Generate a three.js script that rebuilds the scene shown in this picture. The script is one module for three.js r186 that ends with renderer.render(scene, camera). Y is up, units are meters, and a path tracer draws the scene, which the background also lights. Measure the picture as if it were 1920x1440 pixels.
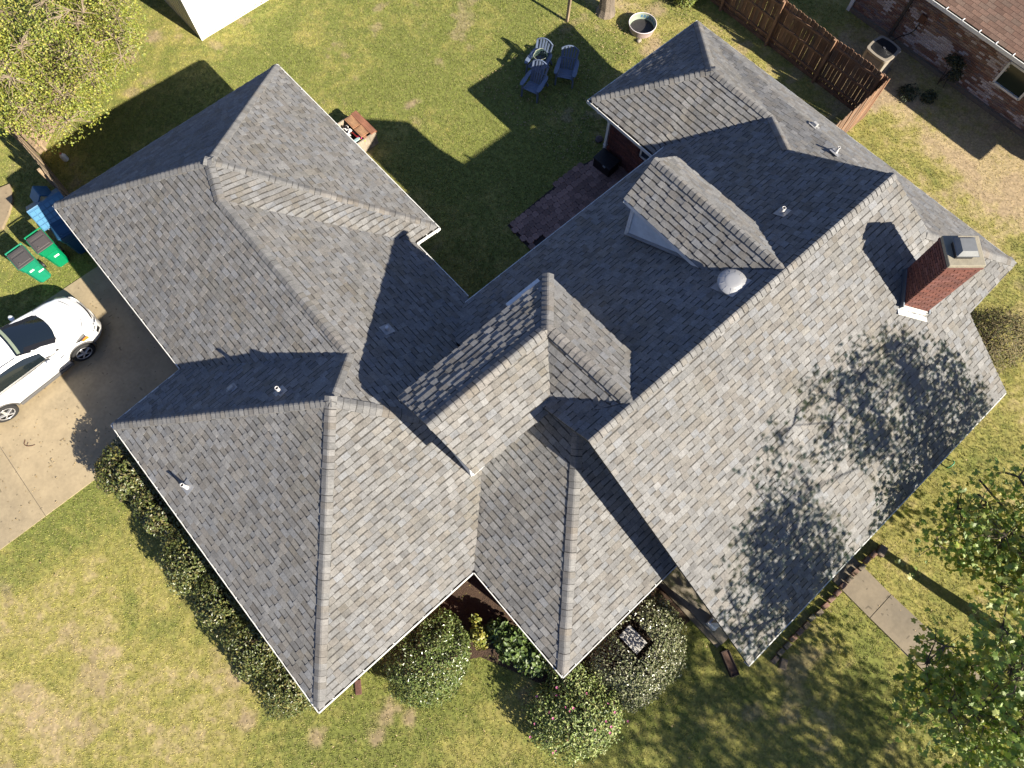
import * as THREE from 'three';
import { mergeGeometries } from 'three/addons/utils/BufferGeometryUtils.js';
import { RoundedBoxGeometry } from 'three/addons/geometries/RoundedBoxGeometry.js';
import { Brush, Evaluator, SUBTRACTION } from 'three-bvh-csg';

// ------------------------------------------------------------------ camera, sky, sun, exposure
const scene = new THREE.Scene();
const renderer = new THREE.WebGLRenderer({ antialias: true });
renderer.setSize(1024, 768);
renderer.toneMapping = THREE.LinearToneMapping;
renderer.toneMappingExposure = 2.75;
renderer.shadowMap.enabled = true;

const camera = new THREE.PerspectiveCamera(56.77, 4 / 3, 0.5, 900);
camera.position.set(0, 19.7, 0);
camera.up.set(0.6237, 0.33743, -0.70508);
camera.lookAt(0.22410, 19.7 - 0.94135, -0.25227);

const SUN = new THREE.Vector3(0.1801, 0.5, 0.8471).normalize();
{ // clear spring sky: deep blue overhead, paler toward the horizon, a mild brightening round the sun
  const W = 512, H = 256, d = new Float32Array(W * H * 4), v = new THREE.Vector3();
  for (let y = 0; y < H; y++) for (let x = 0; x < W; x++) {
    const th = (x / W - 0.5) * 2 * Math.PI, el = ((y + 0.5) / H - 0.5) * Math.PI; v.set(Math.cos(el) * Math.cos(th), Math.sin(el), Math.cos(el) * Math.sin(th));
    const up = Math.max(0, v.y), h = Math.pow(1 - up, 3.2), c = Math.max(0, v.dot(SUN)), g = 0.10 * Math.pow(c, 6) + 0.35 * Math.pow(c, 60);
    const k = v.y < 0 ? 0.5 : 1, i = (y * W + x) * 4; d[i] = k * (0.044 + 0.088 * h + g); d[i + 1] = k * (0.076 + 0.100 * h + g * 0.92); d[i + 2] = k * (0.170 + 0.098 * h + g * 0.78); d[i + 3] = 1;
  }
  const t = new THREE.DataTexture(d, W, H, THREE.RGBAFormat, THREE.FloatType); t.mapping = THREE.EquirectangularReflectionMapping; t.magFilter = THREE.LinearFilter; t.needsUpdate = true;
  scene.background = t; scene.environment = t;
}

const sun = new THREE.DirectionalLight(new THREE.Color(1.0, 0.92, 0.79), 4.9);
sun.position.copy(SUN).multiplyScalar(80);
sun.castShadow = true;
sun.shadow.mapSize.set(4096, 4096);
sun.shadow.radius = 1.0;
Object.assign(sun.shadow.camera, { left: -40, right: 40, top: 40, bottom: -40, near: 1, far: 180 });
scene.add(sun);

// ------------------------------------------------------------------ helpers
function rng(seed) { let s = seed >>> 0; return () => { s = (s + 0x6D2B79F5) | 0; let t = Math.imul(s ^ (s >>> 15), 1 | s); t = (t + Math.imul(t ^ (t >>> 7), 61 | t)) ^ t; return ((t ^ (t >>> 14)) >>> 0) / 4294967296; }; }
const R0 = rng(7);
const rr = (r, a, b) => a + (b - a) * r();
const V3 = (x, y, z) => new THREE.Vector3(x, y, z);
const hash2 = (x, y, s) => { let h = (Math.imul(x, 374761393) + Math.imul(y, 668265263) + Math.imul(s, 1274126177)) | 0; h = Math.imul(h ^ (h >>> 13), 1274126177); return ((h ^ (h >>> 16)) >>> 0) / 4294967296; };
function vnoise(x, y, s = 0) { const xi = Math.floor(x), yi = Math.floor(y); let fx = x - xi, fy = y - yi; fx = fx * fx * (3 - 2 * fx); fy = fy * fy * (3 - 2 * fy); const a = hash2(xi, yi, s), b = hash2(xi + 1, yi, s), c = hash2(xi, yi + 1, s), d = hash2(xi + 1, yi + 1, s); return a + (b - a) * fx + (c - a) * fy + (a - b - c + d) * fx * fy; }
function fbm(x, y, o = 4, s = 0) { let v = 0, a = 0.5, n = 0; for (let i = 0; i < o; i++) { v += a * vnoise(x, y, s + i * 17); n += a; a *= 0.5; x *= 2.03; y *= 2.03; } return v / n; }
// periodic noise for tiling textures
function pnoise(x, y, p, s) { const w = (v) => ((v % p) + p) % p; const xi = Math.floor(x), yi = Math.floor(y); let fx = x - xi, fy = y - yi; fx = fx * fx * (3 - 2 * fx); fy = fy * fy * (3 - 2 * fy); const a = hash2(w(xi), w(yi), s), b = hash2(w(xi + 1), w(yi), s), c = hash2(w(xi), w(yi + 1), s), d = hash2(w(xi + 1), w(yi + 1), s); return a + (b - a) * fx + (c - a) * fy + (a - b - c + d) * fx * fy; }
const clamp = (v, a = 0, b = 1) => Math.max(a, Math.min(b, v));
const smooth = (a, b, x) => { const t = clamp((x - a) / (b - a)); return t * t * (3 - 2 * t); };
const mix = (a, b, t) => a.map((v, i) => v + (b[i] - v) * t);
const toS = (v) => Math.round(255 * (v <= 0.0031308 ? 12.92 * v : 1.055 * Math.pow(clamp(v), 1 / 2.4) - 0.055));

function dataTex(size, f, srgb, repeat = 1, sizeY = size) {
  const d = new Uint8Array(size * sizeY * 4);
  for (let y = 0; y < sizeY; y++) for (let x = 0; x < size; x++) { const c = f(x / size, y / sizeY, x, y), i = (y * size + x) * 4; d[i] = c[0]; d[i + 1] = c[1]; d[i + 2] = c[2]; d[i + 3] = c[3] ?? 255; }
  const t = new THREE.DataTexture(d, size, sizeY); t.wrapS = t.wrapT = THREE.RepeatWrapping; t.magFilter = THREE.LinearFilter; t.minFilter = THREE.LinearMipmapLinearFilter; t.generateMipmaps = true;
  if (srgb) t.colorSpace = THREE.SRGBColorSpace; t.repeat.set(repeat, repeat); t.needsUpdate = true; return t;
}
const g3 = (v) => { const b = toS(clamp(v)); return [b, b, b]; };
// grain textures: one tile is `1/repeat` metres when uv are metres
const T = {
  granule: dataTex(512, (u, v, x, y) => g3(0.72 + 0.34 * (hash2(x, y, 3) - 0.5) + 0.22 * (pnoise(u * 64, v * 64, 64, 5) - 0.5) + 0.2 * (pnoise(u * 12, v * 12, 12, 6) - 0.5)), true, 0.6),
  plain: dataTex(256, (u, v, x, y) => g3(0.86 + 0.10 * (hash2(x, y, 9) - 0.5) + 0.16 * (pnoise(u * 8, v * 8, 8, 2) - 0.5) + 0.1 * (pnoise(u * 30, v * 30, 30, 4) - 0.5)), true, 0.5),
  wood: dataTex(512, (u, v, x, y) => { const n = pnoise(u * 60 + 0, v * 4, 60, 11) * 0.6 + pnoise(u * 160, v * 10, 160, 12) * 0.4; const k = pnoise(u * 6, v * 3, 6, 13); return g3(0.48 + 0.55 * (n - 0.5) + 0.6 * (k - 0.5) + 0.25); }, true, 1),
  brickface: dataTex(256, (u, v, x, y) => g3(0.75 + 0.3 * (hash2(x, y, 19) - 0.5) + 0.35 * (pnoise(u * 16, v * 16, 16, 22) - 0.5)), true, 2),
  fine: dataTex(256, (u, v, x, y) => { const b = Math.round(255 * (0.5 * hash2(x, y, 31) + 0.5 * pnoise(u * 40, v * 40, 40, 32))); return [b, b, b]; }, false, 1.5),
  concrete: dataTex(1024, (u, v, x, y) => { const a = pnoise(u * 5, v * 5, 5, 41), b = pnoise(u * 17, v * 17, 17, 42), c = pnoise(u * 70, v * 70, 70, 43), h = hash2(x, y, 44); let k = 0.78 + 0.22 * (a - 0.5) + 0.14 * (b - 0.5) + 0.12 * (c - 0.5) + 0.14 * (h - 0.5); const spot = pnoise(u * 46 + 9, v * 46, 46, 46) > 0.93 ? 0.6 : 1; const w = 0.05 * (a - 0.4); return [toS(clamp(k * spot)), toS(clamp(k * spot * (1 - w * 0.6))), toS(clamp(k * spot * (1 - w * 1.8)))]; }, true, 0.22),
};
const ALB = 0.64; // base colours below are noted for a darker exposure; this brings them to their measured reflectance
function mat(o = {}) { const p = { roughness: 0.85, metalness: 0, ...o }; if (Array.isArray(p.color)) { const k = Math.max(...p.color) > 0.6 || p.vertexColors ? 1 : ALB; p.color = new THREE.Color().setRGB(...p.color.map((v) => v * k)); } const M = (p.clearcoat || p.transmission || p.sheen) ? THREE.MeshPhysicalMaterial : THREE.MeshStandardMaterial; return new M(p); }

function metricUV(g) {
  if (g.index) g = g.toNonIndexed();
  g.computeVertexNormals();
  const p = g.attributes.position, n = g.attributes.normal, uv = new Float32Array(p.count * 2);
  for (let i = 0; i < p.count; i++) { const ax = Math.abs(n.getX(i)), ay = Math.abs(n.getY(i)), az = Math.abs(n.getZ(i)); if (ay >= ax && ay >= az) { uv[2 * i] = p.getX(i); uv[2 * i + 1] = p.getZ(i); } else if (ax >= az) { uv[2 * i] = p.getZ(i); uv[2 * i + 1] = p.getY(i); } else { uv[2 * i] = p.getX(i); uv[2 * i + 1] = p.getY(i); } }
  g.setAttribute('uv', new THREE.BufferAttribute(uv, 2)); return g;
}
function paint(g, c) { const n = g.attributes.position.count, a = new Float32Array(n * 3); for (let i = 0; i < n; i++) { a[3 * i] = c[0] * ALB; a[3 * i + 1] = c[1] * ALB; a[3 * i + 2] = c[2] * ALB; } g.setAttribute('color', new THREE.BufferAttribute(a, 3)); return g; }
const used = {};
function numbered(n) { const k = used[n] = (used[n] ?? -1) + 1; return k ? n + '_' + String(k).padStart(3, '0') : n; }
function tag(o, label, category, group) { o.userData.label = label; o.userData.category = category; if (group) o.userData.group = group; return o; }
function thing(name, label, category, [x, y, z] = [0, 0, 0], turn = 0, group) { const o = new THREE.Group(); o.name = numbered(name); o.position.set(x, y, z); o.rotation.y = turn; tag(o, label, category, group); scene.add(o); return o; }
function mesh(name, geo, m, parent) { const o = new THREE.Mesh(geo, m); o.name = parent === scene ? numbered(name) : name; o.castShadow = o.receiveShadow = true; parent.add(o); return o; }
function part(parent, name, geos, m) { const list = (Array.isArray(geos) ? geos : [geos]).map((g) => { const q = g.index ? g.toNonIndexed() : g; return q; }); const g = list.length > 1 ? mergeGeometries(list.map(strip)) : list[0]; return mesh(name, g, m, parent); }
function strip(g) { for (const k of Object.keys(g.attributes)) if (!['position', 'normal', 'uv', 'color'].includes(k)) g.deleteAttribute(k); if (!g.attributes.uv) g.setAttribute('uv', new THREE.BufferAttribute(new Float32Array(g.attributes.position.count * 2), 2)); return g; }
function struct(name, geo, m) { const o = mesh(name, geo, m, scene); o.userData.kind = 'structure'; return o; }
function box(w, h, d, x = 0, y = 0, z = 0, ry = 0, rad = 0) { let g = rad ? new RoundedBoxGeometry(w, h, d, 1, rad) : new THREE.BoxGeometry(w, h, d); g = metricUV(g); if (ry) g.rotateY(ry); g.translate(x, y, z); return g; }
function bar(a, b, w, h = w, rad = 0) { const A = V3(...a), B = V3(...b), L = A.distanceTo(B); const g = metricUV(rad ? new RoundedBoxGeometry(w, h, L, 1, rad) : new THREE.BoxGeometry(w, h, L)); const m = new THREE.Matrix4().lookAt(B, A, Math.abs(B.y - A.y) > 0.95 * L ? V3(0, 0, 1) : V3(0, 1, 0)); g.applyMatrix4(m); g.translate((A.x + B.x) / 2, (A.y + B.y) / 2, (A.z + B.z) / 2); return g; }
function tube(pts, r, seg = 24, rad = 7) { return new THREE.TubeGeometry(new THREE.CatmullRomCurve3(pts.map((p) => V3(...p))), seg, r, rad, false).toNonIndexed(); }
function limb(a, b, r0, r1, rad = 6) { const A = V3(...a), B = V3(...b), L = A.distanceTo(B); const g = new THREE.CylinderGeometry(r1, r0, L, rad, 1, true); g.rotateX(Math.PI / 2); g.applyMatrix4(new THREE.Matrix4().lookAt(B, A, Math.abs(B.y - A.y) > 0.95 * L ? V3(1, 0, 0) : V3(0, 1, 0))); g.translate((A.x + B.x) / 2, (A.y + B.y) / 2, (A.z + B.z) / 2); return metricUV(g); }
function cyl(r0, r1, h, x, y, z, rad = 16, open = false) { const g = new THREE.CylinderGeometry(r1, r0, h, rad, 1, open); g.translate(x, y + h / 2, z); return g.toNonIndexed(); }
// flat polygon (list of [x,z]) as a slab whose top is at y
function slab(pts, y, th) { const s = new THREE.Shape(pts.map(([x, z]) => new THREE.Vector2(x, -z))); const g = new THREE.ExtrudeGeometry(s, { depth: th, bevelEnabled: false }); g.rotateX(-Math.PI / 2); g.translate(0, y - th, 0); return metricUV(g); }
const inPoly = (x, z, P) => { let c = false; for (let i = 0, j = P.length - 1; i < P.length; j = i++) { const [xi, zi] = P[i], [xj, zj] = P[j]; if ((zi > z) !== (zj > z) && x < (xj - xi) * (z - zi) / (zj - zi) + xi) c = !c; } return c; };
const CAM = camera.position;

// ------------------------------------------------------------------ the main house: vertices of its roof (metres; y up, x to the north-east, z to the south-east)
const EV = 2.7;
const P = {
  L_W: [-2.07, EV, -17.02], L_N: [5.56, EV, -16.99], L_E: [5.60, EV, -9.29], jog: [4.82, EV, -9.33], LFin: [-2.07, EV, -10.50],
  F_W: [-4.16, EV, -10.37], F_S: [-4.17, EV, -1.63], FPin: [0.29, EV, -1.65], P_S: [0.29, EV, 1.38], PE: [4.3, EV, 1.36],
  N_W: [11.63, EV, -9.78], N_N: [16.33, EV, -9.75], LMin: [4.84, EV, -7.19], NMin: [11.66, EV, -7.12], Ma: [4.48, 2.85, -7.05], Mb: [12.05, 2.85, -7.05],
  L_apex: [1.75, 5.03, -13.28], L_ridA: [1.35, 4.79, -12.35], L_rid2: [1.26, 4.79, -6.98], F_apex: [0.27, 5.48, -6.06],
  N_apex: [14.06, 4.0, -7.48], N_rid2: [14.09, 4.0, -5.28], R_SW: [3.56, 6.15, -1.73], R_NE: [13.04, 6.15, -1.67],
  Po_S: [3.71, 2.08, 4.09], Po_E: [13.73, 2.08, 4.07], E: [15.59, 3.73, 1.78], Ein: [13.55, 3.68, 1.84], G2: [13.35, 5.10, -0.18], G1: [13.07, 4.63, -4.14],
  Vt: [2.53, 4.04, -3.77], V1: [3.56, 3.44, -6.15], V2: [2.9, 3.83, -4.0], Pt: [3.9, 4.87, -2.23], Pt2: [4.3, 4.87, -2.20], V3: [3.9, 4.87, -3.0], M1: [3.56, 3.43, -6.15],
  C0: [4.61, 6.15, -4.08], C1e: [1.38, 6.15, -4.09], C2e: [4.75, 6.15, -1.80], C_NWa: [1.36, 5.65, -5.13], CN: [5.66, 5.65, -5.17], C_SEa: [1.55, 5.20, -2.92], C_SEb: [3.66, 5.20, -2.88], C_NEe: [5.73, 5.63, -2.56], CswV: [3.69, 5.70, -2.46],
  D0: [9.29, 6.15, -5.56], De: [9.35, 6.15, -1.76], D_SWa: [8.46, 5.40, -5.56], D_NEa: [10.24, 5.40, -5.57], D_SWb: [8.49, 5.32, -3.05], D_NEb: [10.34, 5.33, -3.02],
};
const PV = (n) => V3(...P[n]);
const FACES = [
  { n: 'L_NW', v: 'L_W L_N L_apex', e: ['L_W', 'L_N'], g: 1 }, { n: 'L_NE1', v: 'L_N L_E L_apex', e: ['L_N', 'L_E'], g: 1 },
  { n: 'L_SE1', v: 'L_E jog L_ridA L_apex', e: ['L_E', 'jog'], g: 1 }, { n: 'L_SW', v: 'L_W L_apex L_ridA L_rid2 LFin', e: ['L_W', 'LFin'], g: 1 },
  { n: 'F_NW', v: 'F_W LFin L_rid2 F_apex', e: ['F_W', 'LFin'], g: 1 }, { n: 'F_SW', v: 'F_W F_S F_apex', e: ['F_W', 'F_S'], g: 1 },
  { n: 'F_SE', v: 'F_S FPin Vt F_apex', e: ['F_S', 'FPin'], g: 1 }, { n: 'NE2', v: 'jog LMin V1 V2 Vt F_apex L_rid2 L_ridA', e: ['jog', 'LMin'], g: 1 },
  { n: 'P_SW', v: 'FPin P_S Pt V3 Vt', e: ['FPin', 'P_S'], g: 1 }, { n: 'P_SE', v: 'P_S PE Pt2 Pt', e: ['P_S', 'PE'], g: 1 },
  { n: 'M_NW', v: 'M1 Ma Mb N_rid2 G1 R_NE R_SW', e: ['Ma', 'Mb'], g: 1 }, { n: 'M_SE', v: 'R_SW R_NE G2 E Ein Po_E Po_S', e: ['Po_S', 'Po_E'], g: 1 },
  { n: 'NE', v: 'N_N E G2 G1 N_rid2 N_apex', e: ['N_N', 'E'], g: 1 }, { n: 'N_NW', v: 'N_W N_N N_apex', e: ['N_W', 'N_N'], g: 1 }, { n: 'N_SW', v: 'N_W N_apex N_rid2 Mb NMin', e: ['N_W', 'NMin'], g: 1 },
  { n: 'C_NW', v: 'C_NWa CN C0 C1e', e: ['C_NWa', 'CN'] }, { n: 'C_SE', v: 'C1e C0 C_SEb C_SEa', e: ['C_SEa', 'C_SEb'] },
  { n: 'C_SW', v: 'C0 C2e CswV C_SEb', e: ['C0', 'C2e'], up: 1 }, { n: 'C_NE', v: 'C0 CN C_NEe C2e', e: ['CN', 'C_NEe'] },
  { n: 'D_SW', v: 'D0 D_SWa D_SWb De', e: ['D_SWa', 'D_SWb'] }, { n: 'D_NE', v: 'D0 De D_NEb D_NEa', e: ['D_NEa', 'D_NEb'] },
];
const EXPO = 0.152;
function clipHalf(poly, f) { const out = []; for (let i = 0; i < poly.length; i++) { const a = poly[i], b = poly[(i + 1) % poly.length], fa = f(a), fb = f(b); if (fa >= 0) out.push(a); if ((fa >= 0) !== (fb >= 0)) { const t = fa / (fa - fb); out.push([a[0] + (b[0] - a[0]) * t, a[1] + (b[1] - a[1]) * t]); } } return out; }
for (const F of FACES) {
  const names = F.v.split(' '), pts = names.map(PV);
  // frame: u along the eave (horizontal), w horizontally uphill
  const e0 = PV(F.e[0]), e1 = PV(F.e[1]); const u = e1.clone().sub(e0); u.y = 0; u.normalize();
  const c = pts.reduce((s, p) => s.add(p), V3(0, 0, 0)).multiplyScalar(1 / pts.length);
  const w = V3(-u.z, 0, u.x); if ((F.up ? -1 : 1) * w.dot(c.clone().sub(e0)) < 0) w.negate();
  // least squares slope along w
  let sw = 0, sy = 0, sww = 0, swy = 0; for (const p of pts) { const a = w.dot(p.clone().sub(e0)); sw += a; sy += p.y; sww += a * a; swy += a * p.y; }
  const n = pts.length, slope = (n * swy - sw * sy) / (n * sww - sw * sw); F.slope = slope; F.k = Math.hypot(1, slope); F.o = e0; F.u = u; F.w = w;
  F.nrm = V3(0, 1, 0).addScaledVector(w, -slope).normalize();
  const to = (p) => { const d = p.clone().sub(e0); return [d.dot(u), d.dot(w) * F.k]; };
  F.poly = pts.map(to); F.py = pts.map((p) => p.y);
  F.tri = THREE.ShapeUtils.triangulateShape(F.poly.map(([x, y]) => new THREE.Vector2(x, y)), []);
  F.minV = Math.min(...F.poly.map((p) => p[1]));
  const full = F.poly; F.inset = F.g ? 0.10 : 0;
  F.clip = F.g ? clipHalf(full, (p) => p[1] - 0.065) : full;
  F.at = (a, b, h = 0) => { // point on the face (u, v) lifted h along the normal
    let best = null, bd = -1e9; for (const t of F.tri) { const [A, B, C] = t.map((i) => F.poly[i]); const d = (B[1] - C[1]) * (A[0] - C[0]) + (C[0] - B[0]) * (A[1] - C[1]); if (Math.abs(d) < 1e-9) continue; const l0 = ((B[1] - C[1]) * (a - C[0]) + (C[0] - B[0]) * (b - C[1])) / d, l1 = ((C[1] - A[1]) * (a - C[0]) + (A[0] - C[0]) * (b - C[1])) / d, l2 = 1 - l0 - l1, q = Math.min(l0, l1, l2); if (q > bd) { bd = q; best = l0 * F.py[t[0]] + l1 * F.py[t[1]] + l2 * F.py[t[2]]; } }
    const p = F.o.clone().addScaledVector(F.u, a).addScaledVector(F.w, b / F.k); p.y = best; return p.addScaledVector(F.nrm, h);
  };
}
const face = Object.fromEntries(FACES.map((f) => [f.n, f]));

// intersection of a (possibly concave) polygon with an axis-aligned rectangle
const clipRect = (poly, a0, a1, b0, b1) => { let q = clipHalf(poly, (p) => p[0] - a0); if (q.length > 2) q = clipHalf(q, (p) => a1 - p[0]); if (q.length > 2) q = clipHalf(q, (p) => p[1] - b0); if (q.length > 2) q = clipHalf(q, (p) => b1 - p[1]); return q; };
const area2 = (q) => { let s = 0; for (let i = 0; i < q.length; i++) { const a = q[i], b = q[(i + 1) % q.length]; s += a[0] * b[1] - a[1] * b[0]; } return s / 2; };
// one shingle: the piece of the face inside a rectangle, thick at its butt, with a darker band at its head
function shinglePiece(F, a0, a1, b0, b1, hLow, col, bandCol, bandAt, out) {
  const hUp = 0.004, H = (b) => hUp + (hLow - hUp) * clamp((b1 - b) / (b1 - b0));
  const add = (q, c, skirt) => {
    if (q.length < 3 || Math.abs(area2(q)) < 4e-5) return;
    if (area2(q) < 0) q = q.slice().reverse();
    const p = q.map(([a, b]) => F.at(a, b, H(b))); const flip = V3().subVectors(p[1], p[0]).cross(V3().subVectors(p[2], p[0]));
    let idx = q.length === 4 ? [[0, 1, 2], [0, 2, 3]] : THREE.ShapeUtils.triangulateShape(q.map(([x, y]) => new THREE.Vector2(x, y)), []);
    const rev = (() => { const t = idx[0], m = V3().subVectors(p[t[1]], p[t[0]]).cross(V3().subVectors(p[t[2]], p[t[0]])); return m.dot(F.nrm) < 0; })();
    for (const t of idx) { const o = rev ? [t[0], t[2], t[1]] : t; for (const i of o) { out.pos.push(p[i].x, p[i].y, p[i].z); out.uv.push(q[i][0], q[i][1]); out.col.push(...c); } }
    if (skirt) for (let i = 0; i < q.length; i++) { const j = (i + 1) % q.length; if (q[i][1] > b1 - 0.05 && q[j][1] > b1 - 0.05) continue; const A = p[i], B = p[j], C = F.at(q[j][0], q[j][1], -0.004), D = F.at(q[i][0], q[i][1], -0.004); const order = rev ? [A, B, C, A, C, D] : [A, C, B, A, D, C]; for (const k of order) { out.pos.push(k.x, k.y, k.z); out.uv.push(q[i][0], q[i][1]); out.col.push(...c); } }
  };
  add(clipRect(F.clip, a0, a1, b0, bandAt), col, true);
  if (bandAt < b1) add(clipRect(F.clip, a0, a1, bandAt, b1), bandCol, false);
}
function geoOf(o) { const g = new THREE.BufferGeometry(); g.setAttribute('position', new THREE.Float32BufferAttribute(o.pos, 3)); g.setAttribute('uv', new THREE.Float32BufferAttribute(o.uv, 2)); g.setAttribute('color', new THREE.Float32BufferAttribute(o.col, 3)); g.computeVertexNormals(); return g; }
const tones = [[0.290, 0.283, 0.268], [0.268, 0.262, 0.250], [0.312, 0.304, 0.288], [0.268, 0.250, 0.222], [0.248, 0.242, 0.232], [0.300, 0.293, 0.279], [0.284, 0.268, 0.242], [0.276, 0.278, 0.278], [0.258, 0.240, 0.216]];
const shingles = [], camDir = V3(0.2241, -0.94135, -0.25227);
const SR = rng(42);
// weathering: broad uneven fading and faint warm stains
function age(F, a, b, q) { const p = F.at(a, b); const n = fbm(p.x * 0.55, p.z * 0.55, 4, 140), s = smooth(0.58, 0.8, fbm(p.x * 1.7 + 30, p.z * 1.7, 4, 150)); return (0.88 + 0.24 * n) * (1 - s * [0.06, 0.09, 0.16][q]); }
for (const F of FACES) {
  const us = F.clip.map((p) => p[0]), vs = F.clip.map((p) => p[1]); const u0 = Math.min(...us), u1 = Math.max(...us), v0 = Math.min(...vs), v1 = Math.max(...vs);
  for (let i = -1; v0 + i * EXPO < v1; i++) {
    const b = v0 - 0.03 + (i + 0.2) * EXPO + 0.15; let a = u0 - SR() * 0.3, tooth = SR() < 0.5;
    while (a < u1) {
      const wdt = rr(SR, 0.13, 0.25); tooth = SR() < 0.82 ? !tooth : tooth;
      const low = b - EXPO + (tooth ? 0 : 0.017), o = { pos: [], uv: [], col: [] };
      const t = tones[Math.floor(SR() * tones.length)], k = 0.9 + 0.22 * SR();
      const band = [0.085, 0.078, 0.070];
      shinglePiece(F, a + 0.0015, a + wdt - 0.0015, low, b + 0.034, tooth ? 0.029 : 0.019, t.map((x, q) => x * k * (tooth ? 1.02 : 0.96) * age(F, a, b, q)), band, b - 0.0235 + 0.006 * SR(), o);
      if (o.pos.length) { const p = F.at(a + wdt / 2, b - EXPO / 2), d = p.clone().sub(CAM), dist = d.length(); o.size = wdt * EXPO * Math.abs(F.nrm.dot(d)) / dist / (dist * dist); if ((F.n === 'NE2' || F.n === 'P_SW' || F.n === 'M_NW' || F.n === 'F_SE') && p.x > 1.2 && p.x < 6.4 && p.z > -6 && p.z < -2.2) o.size *= 0.01; if (o.pos.length < 90) o.size *= 0.3; shingles.push(o); }
      a += wdt;
    }
  }
}
shingles.sort((a, b) => b.size - a.size);

const house = thing('brick_house', 'grey shingled hip roof house filling the middle of the picture', 'house');
const M = {
  shingle: mat({ color: [0.74, 0.745, 0.76], vertexColors: true, map: T.granule, roughness: 0.95, bumpMap: T.fine, bumpScale: 0.0015 }),
  deck: mat({ color: [0.05, 0.05, 0.05], roughness: 0.95 }),
  white: mat({ color: [0.78, 0.78, 0.76], map: T.plain, roughness: 0.55 }),
  siding: mat({ color: [0.66, 0.67, 0.67], map: T.plain, roughness: 0.65 }),
  debris: mat({ color: [0.085, 0.058, 0.035], map: T.granule, roughness: 1 }),
  lead: mat({ color: [0.50, 0.51, 0.53], roughness: 0.5, metalness: 0.35, map: T.plain }),
  pipe: mat({ color: [0.62, 0.60, 0.58], roughness: 0.6, map: T.plain }),
  black: mat({ color: [0.015, 0.015, 0.016], roughness: 0.6 }),
  brickV: mat({ vertexColors: true, color: [1.25, 1.25, 1.25], map: T.brickface, roughness: 0.92, bumpMap: T.fine, bumpScale: 0.002 }),
  mortar: mat({ color: [0.34, 0.31, 0.28], map: T.brickface, roughness: 0.95 }),
  mortarDark: mat({ color: [0.26, 0.24, 0.22], map: T.brickface, roughness: 0.95 }),
};
// roof deck under the shingles, with thickness
{
  const pos = [];
  for (const F of FACES) {
    const put = (A, B, C) => { for (const k of [A, B, C]) pos.push(k.x, k.y, k.z); };
    for (const t of F.tri) { let q = t.map((i) => F.poly[i]); if (F.g) q = clipHalf(q, (p) => p[1] - 0.07); if (q.length < 3) continue; const top = q.map(([a, b]) => F.at(a, b, -0.012)), bot = q.map(([a, b]) => F.at(a, b, -0.07)); for (let i = 1; i + 1 < q.length; i++) { put(top[0], top[i], top[i + 1]); put(bot[0], bot[i + 1], bot[i]); } }
    const top = F.clip.map(([a, b]) => F.at(a, b, -0.012)), bot = F.clip.map(([a, b]) => F.at(a, b, -0.07));
    for (let i = 0; i < top.length; i++) { const j = (i + 1) % top.length; put(top[i], bot[i], bot[j]); put(top[i], bot[j], top[j]); }
  }
  const g = new THREE.BufferGeometry(); g.setAttribute('position', new THREE.Float32BufferAttribute(pos, 3)); g.computeVertexNormals();
  M.roof = part(house, 'roof', metricUV(g), M.deck);
}
const roof = M.roof;
for (const s of shingles.slice(0, 300)) mesh('shingle', geoOf(s), M.shingle, roof);
{
  const rest = shingles.slice(300), n = rest.reduce((s, o) => s + o.pos.length, 0), P3 = new Float32Array(n), C3 = new Float32Array(n), U2 = new Float32Array(n / 3 * 2); let i = 0, j = 0;
  for (const o of rest) { P3.set(o.pos, i); C3.set(o.col, i); U2.set(o.uv, j); i += o.pos.length; j += o.uv.length; }
  const g = new THREE.BufferGeometry(); g.setAttribute('position', new THREE.BufferAttribute(P3, 3)); g.setAttribute('color', new THREE.BufferAttribute(C3, 3)); g.setAttribute('uv', new THREE.BufferAttribute(U2, 2)); g.computeVertexNormals();
  mesh('shingle', g, M.shingle, roof).userData.kind = 'stuff';
  console.log('shingles', shingles.length, 'tri', n / 9);
}
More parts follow.
